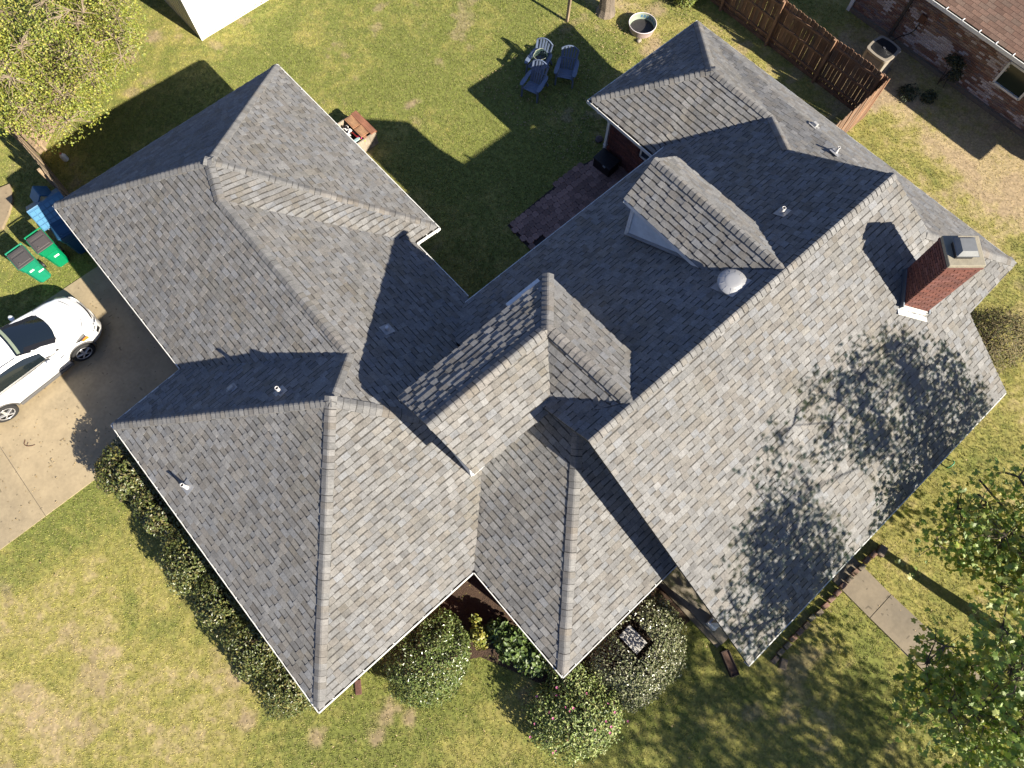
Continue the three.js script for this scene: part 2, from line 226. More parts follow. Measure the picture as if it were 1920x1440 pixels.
// hip and ridge caps: bent shingles overlapping uphill
const caps = [];
function capLine(a, b, fa, fb, half = 0.135) {
  const A = PV(a), B = PV(b); const lo = A.y <= B.y ? A : B, hi = A.y <= B.y ? B : A; const d = hi.clone().sub(lo), L = d.length(); d.normalize();
  const side = (F) => { const s = F.nrm.clone().cross(d).normalize(); if (s.y > 0 || (Math.abs(s.y) < 1e-3)) { const t = F.u.clone().multiplyScalar(F.poly.reduce((q, p) => q + p[0], 0) / F.poly.length).addScaledVector(F.w, F.poly.reduce((q, p) => q + p[1], 0) / F.poly.length / F.k).add(F.o).sub(lo.clone().add(hi).multiplyScalar(0.5)); if (s.dot(t) < 0) s.negate(); } return s; };
  let s1 = side(face[fa]), s2 = side(face[fb]); if (s1.y > 0.02) s1.negate(); if (s2.y > 0.02) s2.negate();
  const up = face[fa].nrm.clone().add(face[fb].nrm).normalize(), n = Math.ceil(L / 0.142);
  const start = lo.y < 3.8 && a[0] !== 'V' ? 0.16 : 0;
  for (let i = 0; i < n - (start ? 1 : 0); i++) {
    const t0 = start + i * 0.142 + rr(SR, -0.008, 0.008), t1 = Math.min(L + 0.03, t0 + 0.24), hw = half * rr(SR, 0.96, 1.05);
    const t = tones[Math.floor(SR() * 6)], k = rr(SR, 0.9, 1.12), mo = fbm((lo.x + d.x * t0) * 1.3, (lo.z + d.z * t0) * 1.3, 3, 160), c = t.map((x, q) => x * k * (0.84 + 0.3 * mo) * (1 - 0.10 * smooth(0.5, 0.7, mo) * q / 2));
    const lipShade = [0.06, 0.056, 0.052]; const ring = (tt, h) => [[-1, 0], [-0.45, 0.006], [-0.12, 0.020], [0.12, 0.020], [0.45, 0.006], [1, 0]].map(([q, e]) => lo.clone().addScaledVector(d, tt).addScaledVector(q < 0 ? s1 : s2, Math.abs(q) * hw).addScaledVector(up, h + e - (Math.abs(q) < 0.2 ? 0.012 : 0)).addScaledVector(q < 0 ? face[fa].nrm : face[fb].nrm, 0.012));
    const tm = t0 + 0.131, r0 = ring(t0, 0.034), rm = ring(tm, 0.022), r1 = ring(t1, 0.010), rb = ring(t0, 0.0); const o = { pos: [], uv: [], col: [] };
    const quad = (a0, b0, c0, d0, cc) => { for (const p of [a0, b0, c0, a0, c0, d0]) { o.pos.push(p.x, p.y, p.z); o.col.push(...cc); o.uv.push(p.x + p.y, p.z); } };
    for (let j = 0; j < 5; j++) { quad(r0[j], r0[j + 1], rm[j + 1], rm[j], c); quad(rm[j], rm[j + 1], r1[j + 1], r1[j], lipShade); quad(rb[j], rb[j + 1], r0[j + 1], r0[j], c); }  // dark strip at each cap head: lip shadow painted into the vertex colour
    const rb1 = ring(t1, -0.012); quad(rb[0], r0[0], r1[0], rb1[0], c); quad(r0[5], rb[5], rb1[5], r1[5], c);
    const m = lo.clone().addScaledVector(d, t0), q = m.clone().sub(CAM); o.size = 1 / q.lengthSq(); if (m.x > 2 && m.x < 5.5 && m.z > -5 && m.z < -2.4 && m.y < 5) o.size *= 0.01; caps.push(o);
  }
}
for (const l of ['L_N L_apex L_NW L_NE1', 'L_W L_apex L_NW L_SW', 'L_apex L_ridA L_SW L_SE1', 'L_E L_apex L_NE1 L_SE1', 'L_ridA L_rid2 L_SW NE2', 'L_rid2 F_apex F_NW NE2', 'F_W F_apex F_NW F_SW', 'F_S F_apex F_SW F_SE', 'Vt F_apex F_SE NE2', 'P_S Pt P_SW P_SE', 'R_SW R_NE M_SE M_NW', 'N_N N_apex N_NW NE', 'N_W N_apex N_NW N_SW', 'N_apex N_rid2 N_SW NE', 'N_rid2 G1 M_NW NE', 'E G2 M_SE NE', 'C1e C0 C_NW C_SE', 'C0 C2e C_SW C_NE', 'CN C0 C_NW C_NE', 'D0 De D_SW D_NE']) capLine(...l.split(' '));
caps.sort((a, b) => b.size - a.size);
const capMat = mat({ color: [0.70, 0.705, 0.72], vertexColors: true, map: T.granule, roughness: 0.95, side: THREE.DoubleSide });
for (const s of caps.slice(0, 300)) mesh('ridge_cap', geoOf(s), capMat, roof);
if (caps.length > 300) { const o = { pos: [], uv: [], col: [] }; for (const s of caps.slice(300)) { for (const v of s.pos) o.pos.push(v); for (const v of s.uv) o.uv.push(v); for (const v of s.col) o.col.push(v); } mesh('ridge_cap', geoOf(o), capMat, roof).userData.kind = 'stuff'; }
console.log('caps', caps.length);

// ------------------------------------------------------------------ house: gutters, boards, walls, chimney, vents
function gutter(a, b, out, straps = 0.85) { // outer lip along a-b; `out` points away from the house
  const A = V3(...a), B = V3(...b), d = B.clone().sub(A), L = d.length(); d.normalize(); const o = V3(...out), at = (t, i, h) => A.clone().addScaledVector(d, t).addScaledVector(o, -i).add(V3(0, h, 0)).toArray();
  const g = part(house, 'gutter', [bar(at(0, 0.012, -0.05), at(L, 0.012, -0.05), 0.024, 0.11), bar(at(0, 0.065, -0.1), at(L, 0.065, -0.1), 0.082, 0.02), bar(at(0, 0.118, -0.10), at(L, 0.118, -0.10), 0.02, 0.06)], M.gutter);
  part(g, 'leaf_debris', bar(at(0.02, 0.064, -0.072), at(L - 0.02, 0.064, -0.072), 0.078, 0.034), M.debris);
  for (let t = straps / 2; t < L; t += straps) part(g, 'hanger', bar(at(t - 0.011, 0.045, 0.004), at(t + 0.011, 0.045, 0.004), 0.08, 0.008), M.white);
}
M.mortarLight = mat({ color: [0.50, 0.42, 0.35], map: T.brickface, roughness: 0.95 });
M.gutter = mat({ color: [0.74, 0.73, 0.68], map: T.plain, roughness: 0.5 });
const SW = [-1, 0, 0], NE = [1, 0, 0], NWd = [0, 0, -1], SEd = [0, 0, 1];
for (const [a, b, o] of [['L_W', 'L_N', NWd], ['L_N', 'L_E', NE], ['L_E', 'jog', SEd], ['jog', 'LMin', NE], ['L_W', 'LFin', SW], ['F_W', 'LFin', NWd], ['F_W', 'F_S', SW], ['F_S', 'FPin', SEd], ['FPin', 'P_S', SW], ['P_S', 'PE', SEd], ['Ma', 'Mb', NWd], ['N_W', 'NMin', SW], ['N_W', 'N_N', NWd], ['N_N', 'E', NE], ['Ein', 'E', SEd], ['Po_S', 'Po_E', SEd]]) gutter(P[a], P[b], o);
// white boards under the roof edges
function rake(a, b, out, w = 0.02) { const A = V3(...P[a]), B = V3(...P[b]), o = V3(...out).multiplyScalar(-0.03); part(house, 'rake_board', bar(A.add(o).add(V3(0, -0.12, 0)).toArray(), B.add(o).add(V3(0, -0.12, 0)).toArray(), w, 0.13), M.white); }
rake('D_SWa', 'D0', NWd); rake('D_NEa', 'D0', NWd); rake('C_NWa', 'CN', NWd); rake('CN', 'C_NEe', NE); rake('D_SWa', 'D_SWb', SW); rake('D_NEa', 'D_NEb', NE);
// walls: closed blocks under the eaves
const wallDark = mat({ color: [0.25, 0.095, 0.072], map: T.brickface, roughness: 0.95 });
part(house, 'brick_wall', [box(6.2, 2.5, 6.9, 1.75, 1.25, -12.9), box(7.7, 2.5, 7.6, 0.4, 1.25, -5.9), box(4.2, 2.5, 4.4, 2.7, 1.25, -1.6), box(8.9, 2.5, 7.2, 9.0, 1.25, -2.72), box(3.2, 2.45, 4.0, 14.06, 1.225, -7.35)].map((g) => g), wallDark);
// the upper walls that close the main gable ends and stand under the raised roofs
function wallPoly(pts) { const v = pts.map((p) => V3(...p)), pos = []; for (let i = 1; i + 1 < v.length; i++) for (const k of [v[0], v[i], v[i + 1]]) pos.push(k.x, k.y, k.z); const g = new THREE.BufferGeometry(); g.setAttribute('position', new THREE.Float32BufferAttribute(pos, 3)); return metricUV(g); }
function prism(pts, off) { const b = pts.map((p) => [p[0] + off[0], p[1] + off[1], p[2] + off[2]]); const out = [wallPoly(pts), wallPoly(b.slice().reverse())]; for (let i = 0; i < pts.length; i++) { const j = (i + 1) % pts.length; out.push(wallPoly([pts[i], b[i], b[j], pts[j]])); } return out; }
part(house, 'gable_wall', [...prism([[4.1, 2.5, 0.7], [4.1, 2.5, -6.2], [4.1, 3.3, -6.2], [4.1, 6.0, -1.75], [4.1, 4.3, 0.7]], [0.12, 0, 0]), ...prism([[13.0, 4.5, -4.1], [13.0, 3.4, -4.1], [13.0, 3.4, -0.2], [13.0, 4.9, -0.2], [13.0, 6.0, -1.68]], [-0.1, 0, 0])], M.siding);
part(house, 'clerestory_wall', [...prism([[1.62, 3.2, -4.98], [1.62, 3.2, -3.22], [1.62, 5.22, -3.22], [1.62, 6.0, -4.09], [1.62, 5.62, -4.98]], [0.1, 0, 0]), box(3.9, 2.3, 0.1, 3.62, 4.42, -5.0), box(2.3, 1.8, 0.1, 2.82, 4.3, -3.25), box(0.1, 2.2, 2.4, 5.55, 4.5, -3.8)], M.siding);
{ const w = part(house, 'clerestory_window', [box(0.95, 0.06, 0.30, 5.02, 5.42, -5.18), box(0.95, 0.5, 0.05, 5.02, 5.2, -5.06)], M.white); part(w, 'pane', box(0.85, 0.36, 0.02, 5.02, 5.2, -5.095), mat({ color: [0.03, 0.04, 0.05], roughness: 0.1 })); }
{ const d = part(house, 'dormer_wall', [...prism([[8.72, 4.0, -5.36], [9.98, 4.0, -5.36], [9.98, 5.4, -5.36], [9.32, 5.98, -5.36], [8.72, 5.4, -5.36]], [0, 0, 0.08]), box(0.08, 1.5, 2.4, 8.68, 4.62, -4.2), box(0.08, 1.5, 2.4, 10.02, 4.62, -4.2)], mat({ color: [0.70, 0.76, 0.80], map: T.plain, roughness: 0.6 }));
  part(d, 'corner_board', box(0.1, 1.5, 0.1, 8.66, 4.6, -5.34), M.white); part(d, 'step_flashing', bar([8.60, 4.03, -5.3], [8.60, 5.32, -3.15], 0.1, 0.02), M.lead); }

// brick by brick: wall beside the patio, and the chimney
const brickTones = [[0.26, 0.092, 0.066], [0.22, 0.080, 0.060], [0.29, 0.110, 0.080], [0.20, 0.076, 0.062], [0.25, 0.104, 0.086]];
function bricks(r, w, h, x0, y0, skip, tones_, bl = 0.203, bh = 0.066, g = 0.011) { // on the plane z=0, facing +z
  const out = []; for (let j = 0; y0 + j * (bh + g) + bh <= y0 + h + 1e-6; j++) for (let i = -1; i * (bl + g) < w; i++) { const a = Math.max(0, i * (bl + g) + (j % 2) * (bl + g) / 2), b = Math.min(w, i * (bl + g) + (j % 2) * (bl + g) / 2 + bl); if (b - a < 0.03) continue; const y = y0 + j * (bh + g); if (skip && skip((a + b) / 2, y)) continue; const q = new THREE.BoxGeometry(b - a, bh, 0.03); const t = tones_[Math.floor(r() * tones_.length)], k = rr(r, 0.8, 1.2); const m = metricUV(q); m.translate(x0 + (a + b) / 2, y + bh / 2, 0.007 + r() * 0.004); paint(m, t.map((v) => v * k)); out.push(m); } return out;
}
{ // patio wall faces south-west, at x = 12.45
  const r = rng(81); const core = part(house, 'patio_wall', box(0.2, 2.52, 2.6, 12.56, 1.26, -8.08), M.mortar);
  const win = (z, y) => z > 1.35 && y > 1.15 && y < 2.6;
  const list = bricks(r, 2.6, 2.5, 0, 0, win, brickTones); for (const g of list) { g.rotateY(-Math.PI / 2); g.translate(12.46, 0, -9.38); }
  list.forEach((g) => { g.computeBoundingBox(); }); list.sort((a, b) => b.boundingBox.min.y - a.boundingBox.min.y);
  const rest = list.slice(0, Math.max(0, list.length - 150)); for (const g of list.slice(-150)) mesh('brick', g, M.brickV, core); if (rest.length) mesh('brick', mergeGeometries(rest), M.brickV, core).userData.kind = 'stuff';
  const f = part(house, 'window', [box(0.06, 0.06, 1.2, 12.44, 1.2, -7.4), box(0.06, 0.06, 1.2, 12.44, 2.4, -7.4), box(0.06, 1.2, 0.06, 12.44, 1.8, -7.98), box(0.06, 1.2, 0.06, 12.44, 1.8, -6.85)], M.white); part(f, 'pane', box(0.03, 1.16, 1.1, 12.45, 1.8, -7.4), mat({ color: [0.05, 0.08, 0.11], roughness: 0.08 }));
  part(f, 'sill_brick', Array.from({ length: 16 }, (_, i) => paint(box(0.1, 0.09, 0.062, 12.42, 1.13, -8.02 + i * 0.075), mix(brickTones[0], brickTones[2], r()))), M.brickV);
  const ds = part(house, 'downspout', [bar([12.30, 0.12, -9.30], [12.30, 2.05, -9.30], 0.085, 0.1, 0.012), bar([12.30, 2.03, -9.30], [11.78, 2.46, -9.36], 0.085, 0.085, 0.012), bar([11.76, 2.44, -9.36], [11.76, 2.62, -9.36], 0.08), bar([12.30, 0.13, -9.30], [12.12, 0.07, -9.36], 0.085, 0.085, 0.012)], M.white);
  part(ds, 'strap', [box(0.11, 0.03, 0.12, 12.30, 0.6, -9.30), box(0.11, 0.03, 0.12, 12.30, 1.7, -9.30)], M.white);
  part(house, 'downspout', [bar([4.9, 2.62, -9.35], [4.88, 2.3, -9.7], 0.08, 0.08, 0.01), bar([4.88, 2.32, -9.7], [4.88, 0.1, -9.7], 0.08, 0.08, 0.01)], M.white);
}
{ // chimney stands diagonally on the south-east slope
  const r = rng(55), W = 0.74, D = 0.70, y0 = 3.85, y1 = 6.42; const rt = V3(0.7489, 0, 0.6627), fw = V3(0.6627, 0, -0.7489); const B = V3(11.73, 0, 0.57), c = B.clone().addScaledVector(rt, W / 2).addScaledVector(fw, D / 2);
  const turn = Math.atan2(-rt.z, rt.x); const place = (g) => { g.rotateY(turn); g.translate(c.x, 0, c.z); return g; };
  const ch = part(house, 'chimney', place(box(W - 0.02, y1 - y0, D - 0.02, 0, (y0 + y1) / 2, 0)), M.mortarLight);
  const tonesF = brickTones;
  const side = (w, ang, dist) => bricks(r, w, y1 - y0 - 0.0, -w / 2, y0, null, tonesF, 0.2, 0.060, 0.017).map((g) => { g.translate(0, 0, dist); g.rotateY(ang); return place(g); });
  const front = side(W, 0, D / 2 - 0.004).concat(side(D, -Math.PI / 2, W / 2 - 0.004)), back = side(W, Math.PI, D / 2 - 0.004).concat(side(D, Math.PI / 2, W / 2 - 0.004));
  for (const g of front) { g.computeBoundingBox(); } const vis = front.filter((g) => g.boundingBox.max.y > 4.3).slice(-150); const hid = front.filter((g) => !vis.includes(g)).concat(back);
  for (const g of vis) mesh('brick', g, M.brickV, ch); mesh('brick', mergeGeometries(hid), M.brickV, ch).userData.kind = 'stuff';
  part(ch, 'corbel_course', [place(box(W + 0.05, 0.07, D + 0.05, 0, y1 + 0.02, 0, 0, 0.006))], mat({ color: [0.26, 0.11, 0.085], map: T.brickface, roughness: 0.9 }));
  part(ch, 'crown', [place(box(W + 0.03, 0.1, D + 0.03, 0, y1 + 0.1, 0, 0, 0.015))], mat({ color: [0.56, 0.50, 0.37], map: T.concrete, roughness: 0.95, bumpMap: T.fine, bumpScale: 0.004 }));
  // metal cap with sloped edges on a mesh box
  const hood = new THREE.CylinderGeometry(0.215, 0.315, 0.1, 4, 1); hood.rotateY(Math.PI / 4); const capM = mat({ color: [0.34, 0.35, 0.35], roughness: 0.6, metalness: 0.45, map: T.plain });
  const off = V3(-0.07, 0, 0.02);
  const hd = metricUV(hood); hd.translate(off.x, y1 + 0.37, off.z); part(ch, 'cap_hood', [place(hd), place(box(0.47, 0.012, 0.47, off.x, y1 + 0.315, off.z))], capM);
  part(ch, 'cap_screen', place(box(0.36, 0.18, 0.36, off.x, y1 + 0.23, off.z)), mat({ color: [0.05, 0.05, 0.05], roughness: 0.7, metalness: 0.3 }));
  // flashing round the foot follows the slope
  const F = face.M_SE, yAt = (x, z) => 4.9158 + 0.0045 * x - 0.70507 * z; const cs = [[-1, 1], [1, 1], [1, -1], [-1, -1]].map(([i, j]) => c.clone().addScaledVector(rt, i * (W / 2 + 0.035)).addScaledVector(fw, -j * (D / 2 + 0.035)));
  const fl = []; for (let i = 0; i < 4; i++) { const a = cs[i], b = cs[(i + 1) % 4], h = i === 0 ? 0.13 : 0.17; fl.push(bar([a.x, yAt(a.x, a.z) + h / 2, a.z], [b.x, yAt(b.x, b.z) + h / 2, b.z], 0.025, h + 0.06)); }
  part(ch, 'flashing', fl.slice(0, 1), mat({ color: [0.72, 0.71, 0.66], map: T.concrete, roughness: 0.7, bumpMap: T.fine, bumpScale: 0.01 })); part(ch, 'flashing', fl.slice(1), mat({ color: [0.20, 0.23, 0.27], roughness: 0.6, metalness: 0.4 }));
  const ap = [V3().addScaledVector(rt, -W / 2 - 0.1), V3().addScaledVector(rt, W / 2 + 0.06)].map((v) => v.add(c).addScaledVector(fw, -D / 2 - 0.11)); part(ch, 'flashing', bar([ap[0].x, yAt(ap[0].x, ap[0].z) + 0.035, ap[0].z], [ap[1].x, yAt(ap[1].x, ap[1].z) + 0.03, ap[1].z], 0.16, 0.02), mat({ color: [0.74, 0.73, 0.69], map: T.plain, roughness: 0.6 }));
}
// things that pierce the roof
function onFace(n, x, z) { const F = face[n], d = V3(x, 0, z).sub(F.o); return F.at(d.dot(F.u), d.dot(F.w) * F.k, 0.02); }
function tilt(g, n) { g.applyQuaternion(new THREE.Quaternion().setFromUnitVectors(V3(0, 1, 0), face[n].nrm)); return g; }
function ventPipe(n, x, z, h = 0.3, r = 0.04) { const p = onFace(n, x, z); const v = part(house, 'vent_pipe', [cyl(r, r, h, p.x, p.y - 0.05, p.z, 14, true), (() => { const g = new THREE.TorusGeometry(r, 0.008, 6, 16).toNonIndexed(); g.rotateX(Math.PI / 2); g.translate(p.x, p.y - 0.05 + h, p.z); return g; })(), cyl(r * 1.5, r * 1.08, 0.16, p.x, p.y - 0.03, p.z, 14)].map((g) => strip(g)), M.pipe); part(v, 'pipe_bore', cyl(r * 0.92, r * 0.92, 0.01, p.x, p.y - 0.09 + h, p.z, 14), M.black);
  const q = p.clone().addScaledVector(face[n].nrm, 0.006).addScaledVector(V3(face[n].w.x, face[n].slope, face[n].w.z).normalize(), 0.02); const yaw = Math.atan2(face[n].w.x, face[n].w.z); const gg = box(0.28, 0.010, 0.30, 0, 0, 0, yaw); tilt(gg, n); gg.translate(q.x, q.y, q.z); part(v, 'flashing', gg, M.lead); }
function squareVent(n, x, z, h = 0.16) { const p = onFace(n, x, z), F = face[n], yaw = Math.atan2(F.w.x, F.w.z); const v = part(house, 'square_vent', [(() => { const g = box(0.15, h, 0.15, 0, h / 2, 0, yaw, 0.012); tilt(g, n); g.translate(p.x, p.y, p.z); return g; })()], mat({ color: [0.5, 0.5, 0.49], map: T.plain, roughness: 0.5 })); const b = box(0.26, 0.010, 0.28, 0, 0.004, 0, yaw); tilt(b, n); b.translate(p.x, p.y, p.z); part(v, 'flange', b, mat({ color: [0.42, 0.42, 0.42], roughness: 0.7 })); }
for (const [n, x, z, h, r] of [['NE2', 2.39, -7.18, 0.10], ['F_NW', -0.43, -7.33, 0.30], ['F_SW', -3.48, -7.56, 0.34], ['M_NW', 10.92, -2.83, 0.22], ['NE', 14.17, -3.32, 0.26, 0.03]]) ventPipe(n, x, z, h, r);
squareVent('F_NW', -1.27, -8.55, 0.06); squareVent('NE', 14.73, -4.35, 0.09);
{ const p = onFace('M_NW', 8.42, -2.27), pr = []; for (const [r, y] of [[0.0, 0.22], [0.10, 0.218], [0.17, 0.205], [0.19, 0.19], [0.205, 0.186], [0.28, 0.155], [0.325, 0.12], [0.33, 0.10], [0.315, 0.09], [0.2, 0.09], [0.2, -0.2]]) pr.push(new THREE.Vector2(r, y)); const g = new THREE.LatheGeometry(pr.reverse(), 40).toNonIndexed(); g.translate(p.x, p.y, p.z); const v = part(house, 'round_roof_vent', g, mat({ color: [0.52, 0.52, 0.52], roughness: 0.42, metalness: 0.35 }));
  part(v, 'rib', Array.from({ length: 12 }, (_, i) => { const a = i * Math.PI / 6; return bar([p.x + Math.cos(a) * 0.205, p.y + 0.192, p.z + Math.sin(a) * 0.205], [p.x + Math.cos(a) * 0.31, p.y + 0.138, p.z + Math.sin(a) * 0.31], 0.01, 0.008); }), mat({ color: [0.6, 0.6, 0.6], roughness: 0.4, metalness: 0.3 }));
  const F = face.M_NW; const f = box(0.62, 0.012, 0.62, 0, 0.008, 0, Math.atan2(F.w.x, F.w.z)); tilt(f, 'M_NW'); f.translate(p.x, p.y, p.z); part(v, 'flange', f, M.lead); }
// porch under the lower end of the main roof: posts, beam and the front wall behind it
for (const [x, z] of [[4.18, 3.2], [8.9, 3.3], [13.3, 3.3]]) part(house, 'porch_post', [box(0.15, 2.0, 0.15, x, 1.1, z, 0, 0.01), box(0.26, 0.22, 0.26, x, 0.21, z, 0, 0.01)], M.white);
part(house, 'porch_beam', box(9.6, 0.22, 0.12, 8.8, 2.1, 3.3), M.white);

// ------------------------------------------------------------------ ground, drive, walks
const DRIVE = [[-14, -16.78], [-1.4, -16.78], [-1.4, -10.9], [-14, -10.9]];
const WALK = [[7.42, 3.6], [8.32, 3.6], [8.3, 5.4], [8.28, 7.2], [8.5, 9.8], [8.9, 14], [7.9, 14], [7.5, 10], [7.39, 7], [7.42, 5.2]];
const PORCH = [[3.98, 1.0], [14, 1.0], [14, 3.72], [3.98, 3.72]];
const PATIO = [[8.15, -9.42], [8.1, -8.3], [8.2, -6.5], [12.5, -6.5], [12.5, -9.3], [11.4, -9.55]];
const MULCH = [[-2.6, -1.7], [-2.3, -0.9], [-1.8, -0.7], [-0.9, -0.2], [-0.5, 0.6], [0.1, 1.9], [1.0, 2.6], [2.4, 2.8], [3.3, 2.7], [3.95, 2.8], [3.95, 0.8], [0.6, 0.8], [0.6, -2.2], [-2.6, -2.2]];
const HEDGEBED = [[-4.7, -10.9], [-4.75, -8.6], [-4.8, -6], [-4.7, -4], [-4.6, -2.6], [-3.5, -2.0], [-3.5, -10.9]];
const SLABPAD = [[-3.0, -21.3], [-3.22, -20.7], [-3.58, -20.3], [-4.0, -19.95], [-4.6, -20.4], [-4.3, -21.6]];
const HOUSE = [[[-1.6, -16.5], [5.1, -16.5], [5.1, -9.3], [-1.6, -9.3]], [[-3.6, -10], [4.4, -10], [4.4, -2.1], [-3.6, -2.1]], [[0.6, -4], [4.9, -4], [4.9, 0.8], [0.6, 0.8]], [[4.4, -6.6], [13.4, -6.6], [13.4, 3.7], [4.4, 3.7]], [[12.4, -9.4], [15.8, -9.4], [15.8, 1.2], [12.4, 1.2]]];
const DIRT = [[2.75, -23.3, 0.42, 0.3], [3.85, -23.6, 0.5, 0.42], [-4.5, -2.4, 0.35, 0.22], [-5.6, -4.6, 0.32, 0.2], [-3.5, -0.75, 0.5, 0.35], [-5.2, -1.5, 0.35, 0.25], [8.9, -15.2, 0.4, 0.25], [-6.3, -3.0, 0.4, 0.3], [-3.2, -0.3, 0.35, 0.25], [-4.0, -0.5, 0.3, 0.3], [16.9, -11.5, 0.7, 0.5], [18.2, -12.6, 0.6, 0.4]];
const GREEN = [0.150, 0.170, 0.032], LIME = [0.260, 0.238, 0.060], TAN = [0.345, 0.275, 0.135], SOIL = [0.30, 0.225, 0.130];
function lawn(x, z) { // what grows at a place: [r, g, b, dryness, bareness]
  const warp = fbm(x * 0.5, z * 0.5, 3, 90) * 2;
  const big = fbm(x * 0.30 + warp, z * 0.30, 4, 3), mid = fbm(x * 1.1 + 7, z * 1.1 + warp, 4, 21), fine = fbm(x * 4.5, z * 4.5, 3, 33);
  const clump = fbm(x * 9, z * 9, 3, 37); let dry = 0.50 * big + 0.30 * mid + 0.26 * fine + 0.22 * (clump - 0.5) - 0.02;
  if (z < -9.5) dry -= 0.05; // back lawn
  dry += 0.10 * smooth(-3, -9, x) * smooth(-12, -8, z) - 0.10 * smooth(17, 16, x) * smooth(5, 13, x) * smooth(-10, -12, z);
  const nb = smooth(19.2, 21.5, x + 1.5 * (mid - 0.5)) * smooth(-9, -6, z); dry += 0.26 * nb;
  dry += 0.22 * smooth(15.5, 17, x) * smooth(14, 10, z) * (mid) - 0.1;
  if (x > 8 && z > 3) dry += 0.16;
  let bare = 0; for (const [a, b, rx, rz] of DIRT) { const d = Math.hypot((x - a) / rx, (z - b) / rz) + 0.9 * (fbm(x * 5, z * 5, 3, 50) - 0.5); bare = Math.max(bare, 0.75 * smooth(1.1, 0.2, d)); }
  bare = Math.max(bare, 0.5 * smooth(0.62, 0.78, fbm(x * 1.5 + 40, z * 1.5, 4, 61)) * smooth(0.45, 0.6, big)); if (nb > 0.5) bare = Math.max(bare, 0.6 * smooth(0.48, 0.66, mid));
  dry = clamp((dry - 0.30) / 0.48);
  let c = dry < 0.5 ? mix(GREEN, LIME, dry * 2) : mix(LIME, TAN, (dry - 0.5) * 2); c = mix(c, SOIL, bare); return [c[0], c[1], c[2], dry, bare];
}
const GX0 = -22, GZ0 = -36, GW = 56;
{
  const N = 1400, tex = dataTex(N, (u, v, px, py) => { const x = GX0 + (px + 0.5) / N * GW, z = GZ0 + (py + 0.5) / N * GW; const c = lawn(x, z), h = hash2(px, py, 71), h2 = vnoise(x * 14, z * 14, 72); const k = 0.62 + 0.5 * h * h + 0.34 * h2; return [toS(clamp(c[0] * k * 0.95)), toS(clamp(c[1] * k * 0.92)), toS(clamp(c[2] * k))]; }, true);
  tex.wrapS = tex.wrapT = THREE.MirroredRepeatWrapping; tex.flipY = false;
  const g = new THREE.PlaneGeometry(900, 900, 1, 1).toNonIndexed(); g.rotateX(-Math.PI / 2); const p = g.attributes.position, uv = g.attributes.uv; for (let i = 0; i < p.count; i++) uv.setXY(i, (p.getX(i) - GX0) / GW, (p.getZ(i) - GZ0) / GW);
  struct('lawn', g, mat({ map: tex, roughness: 1, bumpMap: null }));
}
const concrete = mat({ color: [0.595, 0.475, 0.295], map: T.concrete, roughness: 0.95, bumpMap: T.fine, bumpScale: 0.0015 });
const concrete2 = mat({ color: [0.38, 0.315, 0.225], map: T.concrete, roughness: 0.95, bumpMap: T.fine, bumpScale: 0.002 });
{ // drive in slabs with joints
  const d = struct('driveway', slab([[-30, -16.74], [-1.4, -16.74], [-1.4, -10.94], [-30, -10.94]], 0.004, 0.1), M.mortarDark);
  for (const [a, b] of [[-30, -13.2], [-13.2, -7.505], [-7.495, -1.4]]) part(d, 'concrete_slab', slab([[a, -16.78], [b - 0.006, -16.78], [b - 0.006, -10.9], [a, -10.9]], 0.03, 0.1), concrete);
}
{
  const w = struct('front_walk', slab(WALK, 0.006, 0.08), M.mortarDark); const zs = [3.6, 5.86, 7.9, 9.95, 12, 14], edge = (z, s) => { const L = [[3.6, 7.42, 8.32], [7.1, 7.39, 8.28], [10, 7.5, 8.52], [14, 7.9, 8.9]]; for (let i = 0; i < 3; i++) if (z <= L[i + 1][0]) { const t = (z - L[i][0]) / (L[i + 1][0] - L[i][0]); return L[i][s] + (L[i + 1][s] - L[i][s]) * t; } return L[3][s]; };
  for (let i = 0; i < 5; i++) { const a = zs[i] + 0.008, b = zs[i + 1] - 0.008; part(w, 'concrete_slab', slab([[edge(a, 1), a], [edge(a, 2), a], [edge(b, 2), b], [edge(b, 1), b]], 0.035 + 0.006 * (i % 2), 0.08), concrete2); }
  const p = struct('porch_floor', slab(PORCH, 0.10, 0.12), mat({ color: [0.47, 0.40, 0.30], map: T.concrete, roughness: 0.95 })); part(p, 'porch_step', slab([[3.84, 0.9], [3.975, 0.9], [3.975, 3.7], [3.84, 3.7]], 0.05, 0.1), concrete2);
}
const soilMat = mat({ color: [0.16, 0.095, 0.060], map: T.granule, roughness: 1, bumpMap: T.fine, bumpScale: 0.03 });
struct('mulch_bed', slab(MULCH, 0.008, 0.06), soilMat); struct('hedge_bed', slab(HEDGEBED, 0.008, 0.06), soilMat);
struct('side_slab', slab(SLABPAD, 0.09, 0.12), mat({ color: [0.52, 0.40, 0.25], map: T.concrete, roughness: 0.9 }));
